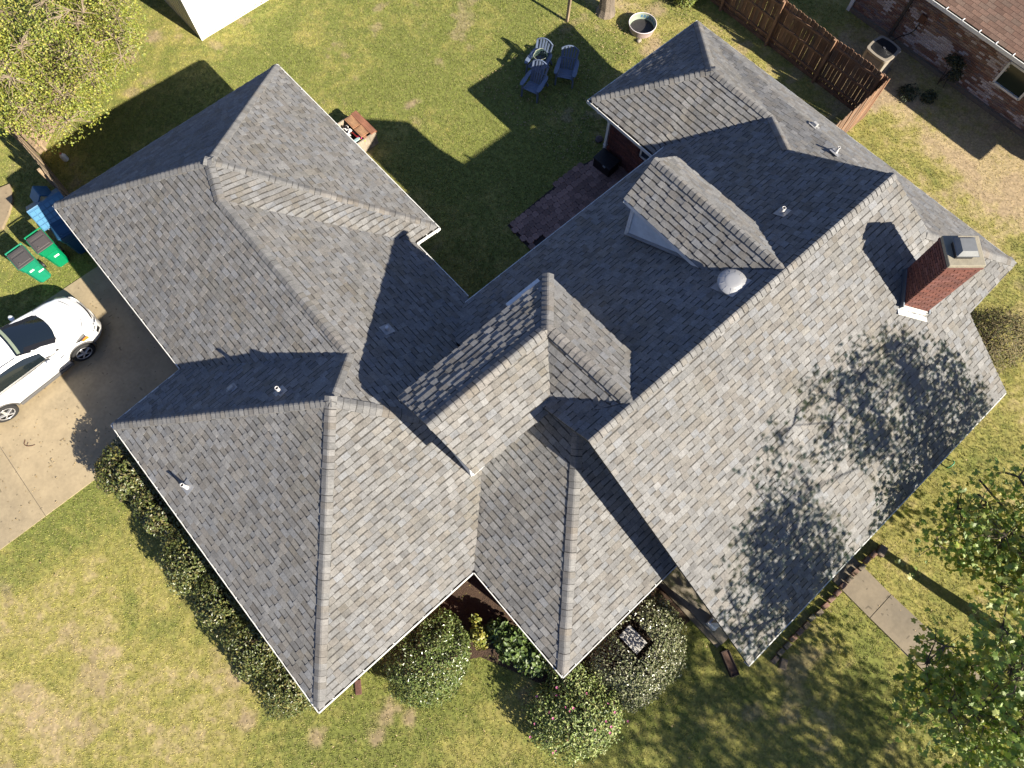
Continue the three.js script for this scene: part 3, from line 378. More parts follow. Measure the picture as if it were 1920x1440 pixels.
{ // patio: interlocking eight-sided pavers on a bed of sand
  const r = rng(61), bed = struct('patio', slab(PATIO, 0.006, 0.06), mat({ color: [0.07, 0.05, 0.045], map: T.granule, roughness: 1 })); const pm = mat({ vertexColors: true, color: [1.25, 1.25, 1.25], map: T.brickface, roughness: 0.92, bumpMap: T.fine, bumpScale: 0.003 }); const S = 0.232, list = [];
  const mk = () => { const s = new THREE.Shape(); const a = 0.118, c = 0.070; const pts = [[-a, -c], [-c, -a], [c, -a], [a, -c], [a, c], [c, a], [-c, a], [-a, c]]; pts.forEach(([x, y], i) => i ? s.lineTo(x * 0.9, y * 0.9) : s.moveTo(x * 0.9, y * 0.9)); const g = new THREE.ExtrudeGeometry(s, { depth: 0.05, bevelEnabled: false }); g.rotateX(-Math.PI / 2); return metricUV(g); };
  for (let i = -2; i < 24; i++) for (let j = -2; j < 20; j++) for (const h of [0]) { const x = 8.1 + i * S * 0.93 + (j % 2 ? S * 0.465 : 0), z = -9.7 + j * S * 0.86; const edge = z < -9.35 + 0.0 * x && r() < 0.4; if (!inPoly(x, z, PATIO) || edge || (x < 8.45 && r() < 0.15) || r() < 0.012) continue; list.push([x, z]); }
  list.sort((a, b) => a[1] - b[1]); const geos = []; list.forEach(([x, z], i) => { const g = mk(); g.rotateY(Math.PI / 8 * Math.floor(r() * 4) * 0 + rr(r, -0.06, 0.06)); g.translate(x + rr(r, -0.006, 0.006), 0.008 + r() * 0.008, z); const k = rr(r, 0.65, 1.3); paint(g, [0.40 * k, 0.25 * k, 0.205 * k]); if (i < 300) mesh('paver', g, pm, bed); else geos.push(g); }); if (geos.length) mesh('paver', mergeGeometries(geos), pm, bed).userData.kind = 'stuff'; console.log('pavers', list.length);
}
// grass: tufts of bent blades where the lawn shows
{
  const r = rng(99), pos = [], nrm = []; for (let b = 0; b < 5; b++) { const a = b * 1.257 + r(), l = rr(r, 0.022, 0.042), w = 0.0055, lean = rr(r, 0.35, 0.95), cx = rr(r, -0.014, 0.014), cz = rr(r, -0.014, 0.014); const dx = Math.cos(a), dz = Math.sin(a), tx = cx + dx * l * Math.sin(lean), tz = cz + dz * l * Math.sin(lean), ty = l * Math.cos(lean); pos.push(cx - dz * w, 0, cz + dx * w, cx + dz * w, 0, cz - dx * w, tx, ty, tz); }
  const g = new THREE.BufferGeometry(); g.setAttribute('position', new THREE.Float32BufferAttribute(pos, 3)); g.computeVertexNormals();
  const keep = []; const blocked = (x, z) => (x < -1.35 && z > -16.8 && z < -10.88) || inPoly(x, z, WALK) || inPoly(x, z, PORCH) || inPoly(x, z, PATIO) || (inPoly(x, z, MULCH) && r() < 0.93) || inPoly(x, z, HEDGEBED) || inPoly(x, z, SLABPAD) || HOUSE.some((h) => inPoly(x, z, h)) || x > 23.4 || (x > 5.0 && x < 9.5 && z < -22.3);
  const pm = new THREE.Matrix4().multiplyMatrices(camera.projectionMatrix, new THREE.Matrix4()); camera.updateMatrixWorld(true); camera.updateProjectionMatrix(); const q = V3();
  for (let t = 0; t < 620000 && keep.length < 330000; t++) { const x = rr(r, -14, 28), z = rr(r, -30, 13); q.set(x, 0, z).project(camera); if (Math.abs(q.x) > 1.05 || Math.abs(q.y) > 1.05 || q.z > 1) continue; if (blocked(x, z)) continue; const c = lawn(x, z); if (r() < c[4] * 0.85 || (c[3] > 0.7 && r() < 0.35)) continue; keep.push([x, z, c]); }
  const im = new THREE.InstancedMesh(g, mat({ color: [1, 1, 1], roughness: 0.8, side: THREE.DoubleSide }), keep.length), m = new THREE.Matrix4(), e = new THREE.Euler(), Q = new THREE.Quaternion(), s = V3(), p = V3(), col = new THREE.Color();
  keep.forEach(([x, z, c], i) => { const k = rr(r, 0.75, 1.6) * (0.9 + 0.3 * c[3]), sc = rr(r, 0.7, 1.25) * (1.1 - 0.35 * c[3]), y = r() < 0.22 ? 0.45 : 0; Q.setFromEuler(e.set(0, r() * 6.283, 0)); m.compose(p.set(x, 0.0, z), Q, s.set(sc * 1.25, sc, sc * 1.25)); im.setMatrixAt(i, m); const d = mix([c[0], c[1], c[2]], [0.34, 0.285, 0.14], y); im.setColorAt(i, col.setRGB(d[0] * k, d[1] * k, d[2] * k * 0.9)); });
  im.name = 'grass'; im.userData.kind = 'stuff'; im.receiveShadow = true; tag(im, 'short patchy green and straw coloured grass covering the yard', 'grass'); scene.add(im); console.log('grass', keep.length);
}

// ------------------------------------------------------------------ fences
const woodA = mat({ vertexColors: true, color: [1.5, 1.5, 1.5], map: T.wood, roughness: 0.9, bumpMap: T.fine, bumpScale: 0.002 });
function fence(label, a, b, hgt, faceSide, tonesW, seed, posts, railYs, gap = 0.004, group) { // boards between a and b; posts and rails on the side `faceSide`
  const r = rng(seed), A = V3(a[0], 0, a[1]), B = V3(b[0], 0, b[1]), d = B.clone().sub(A), L = d.length(); d.normalize(); const nrm = V3(-d.z, 0, d.x).multiplyScalar(faceSide); const turn = Math.atan2(-d.z, d.x);
  const f = thing('wooden_fence', label, 'fence', [a[0], 0, a[1]], turn, group); const s = faceSide; // local: x along, z across
  let x = 0; while (x < L - 0.05) { const w = Math.min(L - x, rr(r, 0.132, 0.142)), h = hgt + rr(r, -0.025, 0.02); const sh = new THREE.Shape(); sh.moveTo(0, 0.04); sh.lineTo(w, 0.04); sh.lineTo(w, h - 0.035); sh.lineTo(w - 0.03, h); sh.lineTo(0.03, h); sh.lineTo(0, h - 0.035); sh.closePath(); let g = new THREE.ExtrudeGeometry(sh, { depth: 0.018, bevelEnabled: false }); g = metricUV(g); g.translate(x, 0, -0.009); g.rotateX(rr(r, -0.012, 0.012)); const t = tonesW[Math.floor(r() * tonesW.length)], k = rr(r, 0.75, 1.2); paint(g, t.map((v) => v * k)); mesh('board', g, woodA, f); x += w + gap * rr(r, 0.2, 2.4); }
  const t = tonesW[0]; for (const y of railYs) { const g = bar([0, y, s * 0.03], [L, y + rr(r, -0.02, 0.02), s * 0.03], 0.038, 0.085); paint(g, t.map((v) => v * 1.0)); mesh('rail', g, woodA, f); }
  if (posts) { for (const p of posts) { const g = box(0.095, hgt + 0.02, 0.095, p, (hgt + 0.02) / 2, s * 0.10, 0, 0.006); paint(g, t.map((v) => v * 1.25)); mesh('post', g, woodA, f); } }
  const k = bar([0, 0.08, s * 0.02], [L, 0.08, s * 0.02], 0.03, 0.15); paint(k, t.map((v) => v * 0.85)); mesh('kickboard', k, woodA, f); return f;
}
const cedar = [[0.275, 0.155, 0.088], [0.245, 0.135, 0.078], [0.30, 0.175, 0.102], [0.25, 0.16, 0.105], [0.28, 0.145, 0.080]];
const paleWood = [[0.34, 0.245, 0.150], [0.31, 0.225, 0.140], [0.37, 0.27, 0.17], [0.28, 0.21, 0.14]];
fence('long dark brown board fence with posts and three rails beside the brick house next door', [20.0, -13.4], [20.0, -4.62], 1.84, 1, cedar, 31, [0.16, 2.34, 4.52, 6.70, 8.6], [0.32, 0.98, 1.58], 0.006);
fence('short orange brown fence return lit by the sun, meeting the dark fence at a corner', [20.03, -4.56], [15.9, -4.5], 1.82, 1, cedar, 32, null, [0.4, 1.5]);
fence('tan board fence running from the left end of the house toward the yellow green tree', [-1.74, -16.9], [-1.74, -21.7], 1.8, -1, paleWood, 33, [0.1, 2.4, 4.7], [0.35, 0.95, 1.5]);
fence('tan board fence half hidden under the leaves of the yellow green tree', [-1.7, -21.75], [3.3, -25.2], 1.75, 1, paleWood, 34, [0.2, 2.4, 4.6], [0.35, 1.0, 1.5]);

// ------------------------------------------------------------------ house next door
{
  const n = thing('neighbour_house', 'weathered pinkish brick house with brown shingles at the top right corner', 'house'); const r = rng(72);
  const core = part(n, 'brick_wall', box(6, 2.6, 10.8, 26.5, 1.3, -2.6), mat({ color: [0.46, 0.39, 0.33], map: T.brickface, roughness: 0.95 }));
  const tonesN = [[0.42, 0.235, 0.165], [0.38, 0.205, 0.145], [0.46, 0.29, 0.205], [0.48, 0.35, 0.27], [0.34, 0.19, 0.145], [0.42, 0.27, 0.19]];
  const win = (u, y) => { const z = u - 8; return z > -2.42 && z < -1.42 && y > 0.93 && y < 1.85; };
  const list = []; for (const g of bricks(r, 12, 2.5, 0, 0.12, win, tonesN)) { g.rotateY(-Math.PI / 2); g.translate(23.495, 0, -8); const p = g.attributes.position, y = p.getY(0), z = p.getZ(0); const w = fbm(z * 1.3, y * 2.2, 4, 5) + 0.25 * (r() - 0.5); const c = g.attributes.color; let t = null; if (w > 0.56) t = [0.66, 0.60, 0.58]; else if (w < 0.33) t = [0.20, 0.17, 0.18]; if (t) { const m = rr(r, 0.35, 0.9); for (let i = 0; i < c.count; i++) c.setXYZ(i, c.getX(i) + (t[0] - c.getX(i)) * m, c.getY(i) + (t[1] - c.getY(i)) * m, c.getZ(i) + (t[2] - c.getZ(i)) * m); } list.push(g); }
  mesh('brick', mergeGeometries(list), M.brickV, core).userData.kind = 'stuff';
  part(core, 'footing', box(0.14, 0.14, 12, 23.44, 0.07, -2.0), mat({ color: [0.36, 0.30, 0.22], map: T.concrete, roughness: 1 }));
  const wf = part(n, 'window', [box(0.08, 0.07, 0.98, 23.45, 0.95, -1.93), box(0.08, 0.07, 0.98, 23.45, 1.82, -1.93), box(0.08, 0.87, 0.07, 23.45, 1.38, -2.42), box(0.08, 0.87, 0.07, 23.45, 1.38, -1.44)], M.white); part(wf, 'pane', box(0.02, 0.8, 0.9, 23.48, 1.38, -1.93), mat({ color: [0.035, 0.05, 0.035], roughness: 0.12 }));
  part(n, 'downspout', [bar([23.40, 0.1, -6.2], [23.40, 2.3, -6.2], 0.1, 0.09, 0.01), bar([23.40, 2.28, -6.2], [22.75, 2.62, -6.2], 0.09, 0.09, 0.01)], mat({ color: [0.10, 0.085, 0.075], map: T.plain, roughness: 0.6 }));
  part(n, 'corner_board', [bar([23.40, 0.0, -8.0], [23.40, 2.5, -8.0], 0.09, 0.12)], M.white); part(n, 'conduit', tube([[23.44, 1.15, -5.55], [23.42, 0.7, -5.6], [23.42, 0.35, -5.85], [23.3, 0.1, -6.0]], 0.016, 14, 6), M.black);
  part(n, 'meter_box', box(0.09, 0.3, 0.22, 23.43, 1.3, -5.55, 0, 0.01), mat({ color: [0.22, 0.10, 0.055], roughness: 0.8, map: T.plain }));
  // roof with 3-tab shingles laid one by one
  const sl = 0.42, k = Math.hypot(1, sl), x0 = 22.62, y0 = 2.72; const rf = part(n, 'roof', [bar([x0 + 0.0, y0 - 0.06, -2.75], [x0 + 5.0, y0 - 0.06 + 5 * sl, -2.75], 12.6, 0.06), ...prism([[22.62, 2.62, 3.56], [29, 2.62, 3.56], [29, 5.2, -2.6]], [0, 0.05, 0])], mat({ color: [0.05, 0.035, 0.028], roughness: 1 }));
  const tn = [[0.235, 0.140, 0.098], [0.21, 0.122, 0.086], [0.26, 0.16, 0.115], [0.225, 0.15, 0.11]]; const ex = 0.14, far = [], near = [];
  const mN = mat({ vertexColors: true, color: [1.35, 1.35, 1.35], map: T.granule, roughness: 0.95 });
  for (let i = 0; i < 30; i++) for (let z = -9 + (i % 2) * 0.15; z < 3.45; z += 0.305) { const xx = x0 + (i * ex - 0.03) / k; const g = metricUV(new THREE.BoxGeometry(ex + 0.05, 0.012, 0.297)); g.translate(0.095, 0.012, 0); g.rotateZ(Math.atan(sl) - 0.045); g.translate(xx, y0 + (i * ex - 0.03) / k * sl - 0.02, z); const t = tn[Math.floor(r() * 4)], q = rr(r, 0.82, 1.18); paint(g, t.map((v) => v * q)); (i < 16 && z > -6.3 && z < -0.2 && near.length < 300 ? near : far).push(g); }
  for (const g of near) mesh('shingle', g, mN, rf); mesh('shingle', mergeGeometries(far), mN, rf).userData.kind = 'stuff';
  const gt = part(n, 'gutter', [bar([x0 - 0.12, y0 - 0.07, -9], [x0 - 0.12, y0 - 0.07, 3.5], 0.025, 0.12), bar([x0 - 0.06, y0 - 0.12, -9], [x0 - 0.06, y0 - 0.12, 3.5], 0.1, 0.02)], M.gutter); part(gt, 'leaf_debris', bar([x0 - 0.05, y0 - 0.08, -9], [x0 - 0.05, y0 - 0.08, 3.5], 0.1, 0.05), mat({ color: [0.17, 0.20, 0.09], roughness: 1, map: T.granule })); for (let z = -8.6; z < 3.4; z += 0.62) part(gt, 'hanger', box(0.13, 0.01, 0.03, x0 - 0.06, y0 + 0.0, z), M.white);
}
// ------------------------------------------------------------------ cooling unit
{
  const a = thing('air_conditioner', 'beige outdoor cooling unit with round cornered black fan grille behind the dark fence', 'air conditioner', [21.86, 0, -5.72], 0.0); const shell = mat({ color: [0.44, 0.385, 0.305], map: T.plain, roughness: 0.55 });
  const rs = (w, c, h, y) => { const s = new THREE.Shape(), q = w / 2; s.moveTo(-q + c, -q); s.quadraticCurveTo(0, -q - 0.05, q - c, -q); s.quadraticCurveTo(q, -q, q, -q + c); s.quadraticCurveTo(q + 0.05, 0, q, q - c); s.quadraticCurveTo(q, q, q - c, q); s.quadraticCurveTo(0, q + 0.05, -q + c, q); s.quadraticCurveTo(-q, q, -q, q - c); s.quadraticCurveTo(-q - 0.05, 0, -q, -q + c); s.quadraticCurveTo(-q, -q, -q + c, -q); const g = new THREE.ExtrudeGeometry(s, { depth: h, bevelEnabled: true, bevelSize: 0.012, bevelThickness: 0.012, bevelSegments: 2, curveSegments: 8 }); g.rotateX(-Math.PI / 2); g.translate(0, y, 0); return metricUV(g); };
  part(a, 'base', rs(0.84, 0.12, 0.05, 0.05), shell); part(a, 'coil', rs(0.74, 0.1, 0.72, 0.1), mat({ color: [0.07, 0.065, 0.06], roughness: 0.7 })); part(a, 'top_cover', rs(0.86, 0.14, 0.07, 0.86), shell);
  for (let i = 0; i < 15; i++) part(a, 'louvre', rs(0.80, 0.12, 0.006, 0.14 + i * 0.046), shell);
  part(a, 'corner_panel', [[1, 1], [-1, 1], [1, -1], [-1, -1]].map(([x, z]) => box(0.1, 0.76, 0.1, x * 0.36, 0.5, z * 0.36, 0, 0.02)), shell);
  part(a, 'fan_grille', rs(0.68, 0.14, 0.012, 0.93), mat({ color: [0.02, 0.021, 0.023], roughness: 0.5 })); part(a, 'grille_wire', Array.from({ length: 9 }, (_, i) => { const g = new THREE.TorusGeometry(0.05 + i * 0.033, 0.004, 5, 36).toNonIndexed(); g.rotateX(Math.PI / 2); g.translate(0, 0.958, 0); return g; }), mat({ color: [0.05, 0.05, 0.055], roughness: 0.4, metalness: 0.5 })); part(a, 'fan_hub', cyl(0.05, 0.045, 0.03, 0, 0.95, 0), mat({ color: [0.12, 0.12, 0.13], roughness: 0.4 }));
  part(a, 'pad', box(1.0, 0.05, 1.0, 0, 0.025, 0), concrete2); part(a, 'badge', box(0.16, 0.03, 0.01, 0.28, 0.9, 0.445), mat({ color: [0.8, 0.8, 0.8], roughness: 0.3 }));
}
// ------------------------------------------------------------------ white metal shed
{
  const s = thing('metal_shed', 'white metal garden shed cut off by the top edge of the picture', 'shed', [6.75, 0, -24.3]); const wm = mat({ color: [0.80, 0.79, 0.76], map: T.plain, roughness: 0.5 }); const ym = mat({ color: [0.62, 0.56, 0.38], map: T.plain, roughness: 0.6 });
  part(s, 'front_wall', [box(3.4, 1.95, 0.05, 0, 0.98, 1.96)], wm); part(s, 'side_wall', [box(0.05, 1.95, 3.9, -1.68, 0.98, 0), ...Array.from({ length: 14 }, (_, i) => box(0.02, 1.9, 0.05, -1.712, 0.98, -1.8 + i * 0.28))], ym); part(s, 'back_wall', [box(3.4, 1.95, 0.05, 0, 0.98, -1.95), box(0.05, 1.95, 3.9, 1.68, 0.98, 0)], wm);
  part(s, 'corner_trim', [box(0.09, 1.95, 0.09, -1.68, 0.98, 1.96), box(0.09, 1.95, 0.09, 1.68, 0.98, 1.96)], wm); part(s, 'door_track', [box(3.3, 0.03, 0.05, 0, 0.15, 2.0), box(3.3, 0.05, 0.05, 0, 1.8, 2.0)], mat({ color: [0.72, 0.70, 0.66], roughness: 0.5, map: T.plain }));
  for (const x of [-0.75, 0.75]) { const d = part(s, 'door', box(1.46, 1.6, 0.025, x, 0.98, 1.998), wm); part(d, 'handle', box(0.03, 0.2, 0.03, x * 0.15, 1.0, 2.02), M.black); }
  const rs = rng(3); part(s, 'rust_stain', Array.from({ length: 16 }, () => box(rr(rs, 0.02, 0.09), rr(rs, 0.012, 0.03), 0.006, rr(rs, -1.6, 1.6), rr(rs, 0.10, 0.17), 2.028)), mat({ color: [0.22, 0.12, 0.05], roughness: 1 }));
  part(s, 'roof', [bar([-1.8, 1.98, 0], [0, 2.5, 0], 4.1, 0.04), bar([1.8, 1.98, 0], [0, 2.5, 0], 4.1, 0.04)], wm);
}
// ------------------------------------------------------------------ moulded garden chairs
function makeChair() {
  const t = thing('garden_chair', 'blue grey slatted garden chair nearest the house with its back to the others', 'chair'); const m = mat({ color: [0.21, 0.27, 0.40], roughness: 0.45, map: T.plain });
  const W = 0.5; for (let i = 0; i < 6; i++) { const x = -0.2 + i * 0.08, xt = x * 1.25; const h = 0.98 - 0.10 * Math.pow(Math.abs(i - 2.5) / 2.5, 2); const g = bar([x, 0.30, -0.10], [xt, h, -0.42], 0.068, 0.022, 0.008); mesh('back_slat', g, m, t); }
  const tops = []; for (let i = 0; i < 13; i++) { const u = i / 12 * 2 - 1; tops.push([u * 0.285, 0.90 + 0.10 * (1 - u * u), -0.38 - 0.045 * (1 - u * u)]); } part(t, 'top_rail', tube(tops, 0.022, 20, 6), m); part(t, 'back_frame', [bar([-0.235, 0.28, -0.09], [-0.29, 0.91, -0.39], 0.035, 0.03), bar([0.235, 0.28, -0.09], [0.29, 0.91, -0.39], 0.035, 0.03), bar([-0.27, 0.62, -0.265], [0.27, 0.62, -0.265], 0.03, 0.045)], m);
  for (let i = 0; i < 6; i++) { const z = 0.36 - i * 0.085; mesh('seat_slat', bar([-W / 2, 0.375 - i * 0.018, z], [W / 2, 0.375 - i * 0.018, z], 0.066, 0.022, 0.008), m, t); }
  for (const s of [-1, 1]) { mesh('armrest', (() => { const sh = new THREE.Shape(); sh.moveTo(0, -0.36); sh.quadraticCurveTo(0.10, -0.30, 0.085, 0.0); sh.quadraticCurveTo(0.13, 0.30, 0.07, 0.42); sh.quadraticCurveTo(0.02, 0.44, -0.02, 0.40); sh.quadraticCurveTo(-0.05, 0.2, -0.03, 0); sh.quadraticCurveTo(-0.03, -0.3, 0, -0.36); const g = new THREE.ExtrudeGeometry(sh, { depth: 0.022, bevelEnabled: true, bevelSize: 0.006, bevelThickness: 0.006, bevelSegments: 2 }); g.rotateX(Math.PI / 2); if (s < 0) g.scale(-1, 1, 1); g.translate(s * 0.285, 0.56, 0.02); const q = g.toNonIndexed(); q.computeVertexNormals(); return metricUV(q); })(), m, t); mesh('leg', bar([s * 0.29, 0.55, 0.36], [s * 0.30, 0, 0.40], 0.05, 0.075, 0.01), m, t); mesh('leg', bar([s * 0.27, 0.50, -0.18], [s * 0.29, 0, -0.42], 0.05, 0.07, 0.01), m, t); mesh('side_rail', bar([s * 0.255, 0.36, 0.38], [s * 0.255, 0.2, -0.26], 0.03, 0.07), m, t); }
  return t;
}
const chair0 = makeChair(); const CH = 'blue garden chairs on the back lawn';
for (const [x, z, f, label] of [[12.40, -12.80, [-0.94, 0.335], 'blue grey slatted garden chair nearest the bottom of the group of three'], [13.62, -12.52, [-0.83, 0.56], 'blue grey slatted garden chair standing alone on the right of the three'], [13.14, -13.40, [-0.93, 0.36], 'blue grey slatted garden chair with a coiled hose on its seat']]) { const o = x === 12.40 ? chair0 : chair0.clone(); if (o !== chair0) { o.name = numbered('garden_chair'); o.traverse((q) => { q.castShadow = q.receiveShadow = true; }); scene.add(o); } o.position.set(x, 0, z); o.rotation.y = Math.atan2(f[0], f[1]); tag(o, label, 'chair', CH); }
{ const h = thing('garden_hose', 'dark green coiled hose lying on the seat of a blue chair', 'hose', [13.12, 0.40, -13.38]); const r = rng(4), pts = []; for (let i = 0; i < 120; i++) { const a = i * 0.42, R = 0.23 + 0.03 * Math.sin(i * 0.37) + rr(r, -0.012, 0.012); pts.push([Math.cos(a) * R + 0.02 * Math.sin(i * 0.11), 0.05 + i * 0.0022 + 0.03 * Math.sin(a + 1), Math.sin(a) * R]); } part(h, 'hose_coil', tube(pts, 0.011, 700, 6), mat({ color: [0.04, 0.085, 0.06], roughness: 0.5 })); part(h, 'hose_end', tube(pts.slice(-12).map(([x, y, z]) => [x, y + 0.03, z]), 0.009, 60, 6), mat({ color: [0.55, 0.58, 0.42], roughness: 0.5 })); }
// ------------------------------------------------------------------ storage chest with toys
{
  const b = thing('storage_chest', 'open cedar coloured storage chest against the eave of the left wing', 'chest', [6.62, 0, -15.2]); const cw = mat({ vertexColors: true, color: [1.4, 1.4, 1.4], map: T.wood, roughness: 0.75 }); const C1 = [0.36, 0.155, 0.085], C2 = [0.40, 0.20, 0.10];
  part(b, 'chest_wall', [box(0.8, 0.56, 0.04, 0, 0.3, 0.53), box(0.8, 0.56, 0.04, 0, 0.3, -0.53), box(0.04, 0.56, 1.02, -0.38, 0.3, 0), box(0.04, 0.56, 1.02, 0.38, 0.3, 0), box(0.8, 0.03, 1.06, 0, 0.03, 0)].map((g) => paint(g, [0.40, 0.33, 0.25])), cw); part(b, 'lining', box(0.70, 0.02, 1.0, 0, 0.20, 0), M.black);
  for (const [z, w] of [[-0.26, 0.5], [0.23, 0.42]]) { const l = part(b, 'lid', paint(box(0.30, 0.03, w, 0.06, 0.60, z, 0, 0.008), C2), cw); part(l, 'lid_panel', paint(box(0.2, 0.012, w - 0.1, 0.06, 0.618, z), [0.43, 0.24, 0.12]), cw); }
  part(b, 'lid_step', paint(box(0.12, 0.02, 0.1, 0.02, 0.575, 0.48), C2), cw); part(b, 'back_ledge', [paint(box(0.2, 0.04, 1.1, 0.32, 0.59, 0, 0, 0.008), C1), paint(box(0.06, 0.05, 1.1, 0.42, 0.56, 0), [0.30, 0.12, 0.07])], cw);
  const q = rng(17); const toyM = (c) => mat({ color: c, roughness: 0.5 });
  const cl = thing('striped_cloth', 'black and white patterned cloth bundled in the storage chest', 'cloth', [6.40, 0.42, -15.42]); part(cl, 'fold', Array.from({ length: 12 }, () => { const a = [rr(q, -0.11, 0.09), rr(q, 0.04, 0.12), rr(q, -0.18, 0.2)]; return tube([a, [a[0] + rr(q, -0.07, 0.07), a[1] + 0.03, a[2] + 0.07], [a[0] + rr(q, -0.06, 0.06), a[1], a[2] + 0.15]], rr(q, 0.015, 0.03), 8, 6); }), toyM([0.65, 0.62, 0.58])); part(cl, 'dark_fold', Array.from({ length: 12 }, () => { const a = [rr(q, -0.12, 0.1), rr(q, 0.03, 0.1), rr(q, -0.2, 0.22)]; return tube([a, [a[0] + 0.04, a[1] + 0.02, a[2] + 0.08], [a[0], a[1], a[2] + 0.14]], 0.03, 8, 6); }), toyM([0.035, 0.022, 0.02]));
  const toy = (name, label, cat, geo, c, at) => { const o = mesh(name, metricUV(geo), toyM(c), scene); o.position.set(...at); tag(o, label, cat); };
  toy('toy_bat', 'red plastic toy bat lying in the storage chest', 'toy', (() => { const g = new THREE.LatheGeometry([[0, -0.2], [0.02, -0.2], [0.018, -0.05], [0.035, 0.1], [0.035, 0.17], [0, 0.19]].map((p) => new THREE.Vector2(...p)), 12); g.rotateX(1.45); return g; })(), [0.45, 0.02, 0.015], [6.46, 0.50, -15.05]);
  toy('toy_bucket', 'pink toy bucket at the lower end of the storage chest', 'toy', (() => { const g = new THREE.LatheGeometry([[0, 0], [0.055, 0], [0.075, 0.12], [0.066, 0.12], [0.05, 0.01], [0, 0.01]].map((p) => new THREE.Vector2(...p)), 16); g.rotateZ(0.8); return g; })(), [0.62, 0.05, 0.25], [6.60, 0.46, -14.86]);
  toy('toy_shovel', 'yellow toy shovel in the corner of the storage chest', 'toy', mergeGeometries([box(0.02, 0.02, 0.16, 0, 0, 0, 0.7), box(0.08, 0.015, 0.09, 0.06, 0, 0.08, 0.7)]), [0.75, 0.50, 0.05], [6.50, 0.52, -14.76]);
  toy('toy_boat', 'pale blue toy boat near the lower end of the storage chest', 'toy', (() => { const s = new THREE.Shape(); s.moveTo(-0.1, -0.04); s.lineTo(0.05, -0.045); s.quadraticCurveTo(0.1, -0.02, 0.12, 0); s.quadraticCurveTo(0.1, 0.02, 0.05, 0.045); s.lineTo(-0.1, 0.04); s.closePath(); const g = new THREE.ExtrudeGeometry(s, { depth: 0.05, bevelEnabled: true, bevelSize: 0.006, bevelThickness: 0.006 }); g.rotateX(-Math.PI / 2); return g; })(), [0.42, 0.58, 0.58], [6.38, 0.50, -14.84]);
  toy('toy_car', 'dark green toy car in the middle of the storage chest', 'toy', mergeGeometries([box(0.1, 0.05, 0.2, 0, 0, 0, 0, 0.015), box(0.08, 0.045, 0.1, 0, 0.045, -0.01, 0, 0.015)]), [0.02, 0.09, 0.06], [6.55, 0.46, -15.02]);
}
// ------------------------------------------------------------------ round wading pool, post, stone
{
  const p = thing('wading_pool', 'small round wading pool with pale green inside and a dark bottom', 'pool', [17.12, 0, -12.32]); const L = (a) => { const g = new THREE.LatheGeometry(a.map((q) => new THREE.Vector2(...q)), 48).toNonIndexed(); return g; };
  part(p, 'outer_wall', L([[0.43, 0], [0.46, 0.15], [0.485, 0.26], [0.495, 0.275], [0.485, 0.285]]), mat({ color: [0.60, 0.47, 0.44], map: T.plain, roughness: 0.5 })); part(p, 'inner_wall', L([[0.485, 0.285], [0.475, 0.27], [0.45, 0.14], [0.43, 0.04]]), mat({ color: [0.46, 0.54, 0.42], map: T.plain, roughness: 0.5 })); part(p, 'rim', (() => { const g = new THREE.TorusGeometry(0.486, 0.014, 8, 48).toNonIndexed(); g.rotateX(Math.PI / 2); g.translate(0, 0.282, 0); return g; })(), mat({ color: [0.62, 0.55, 0.55], roughness: 0.4 }));
  part(p, 'pool_bottom', cyl(0.43, 0.43, 0.03, 0, 0.03, 0, 40), mat({ color: [0.055, 0.050, 0.050], map: T.granule, roughness: 0.6 })); part(p, 'wall_print', Array.from({ length: 7 }, (_, i) => { const a = -2.2 + i * 0.24; const g = box(0.07, 0.09, 0.006, 0, 0, 0); g.rotateX(-0.25); g.translate(0, 0.17, -0.452); g.rotateY(a); return g; }), mat({ color: [0.10, 0.22, 0.34], roughness: 0.5 }));
  const st = new THREE.IcosahedronGeometry(0.075, 2); const sp = st.attributes.position; for (let i = 0; i < sp.count; i++) { const k = 0.8 + 0.4 * vnoise(sp.getX(i) * 20 + 3, sp.getZ(i) * 20 + sp.getY(i) * 9, 2); sp.setXYZ(i, sp.getX(i) * k * 1.2, sp.getY(i) * k * 0.8, sp.getZ(i) * k); } const so = mesh('stone', metricUV(st), mat({ color: [0.55, 0.47, 0.38], map: T.granule, roughness: 0.9 }), scene); so.position.set(16.66, 0.05, -11.98); tag(so, 'small pale stone on the grass just below the round wading pool', 'stone');
  const po = thing('timber_post', 'leaning bare timber post on the back lawn at the top edge', 'post', [15.37, 0, -14.36], 0.2); const g = box(0.1, 2.3, 0.1, 0, 1.15, 0, 0, 0.006); paint(g, [0.32, 0.24, 0.15]); g.rotateZ(-0.09); mesh('timber', g, woodA, po); const cp = box(0.12, 0.03, 0.12, 0.2, 2.3, 0); paint(cp, [0.3, 0.22, 0.14]); mesh('post_cap', cp, woodA, po);
}
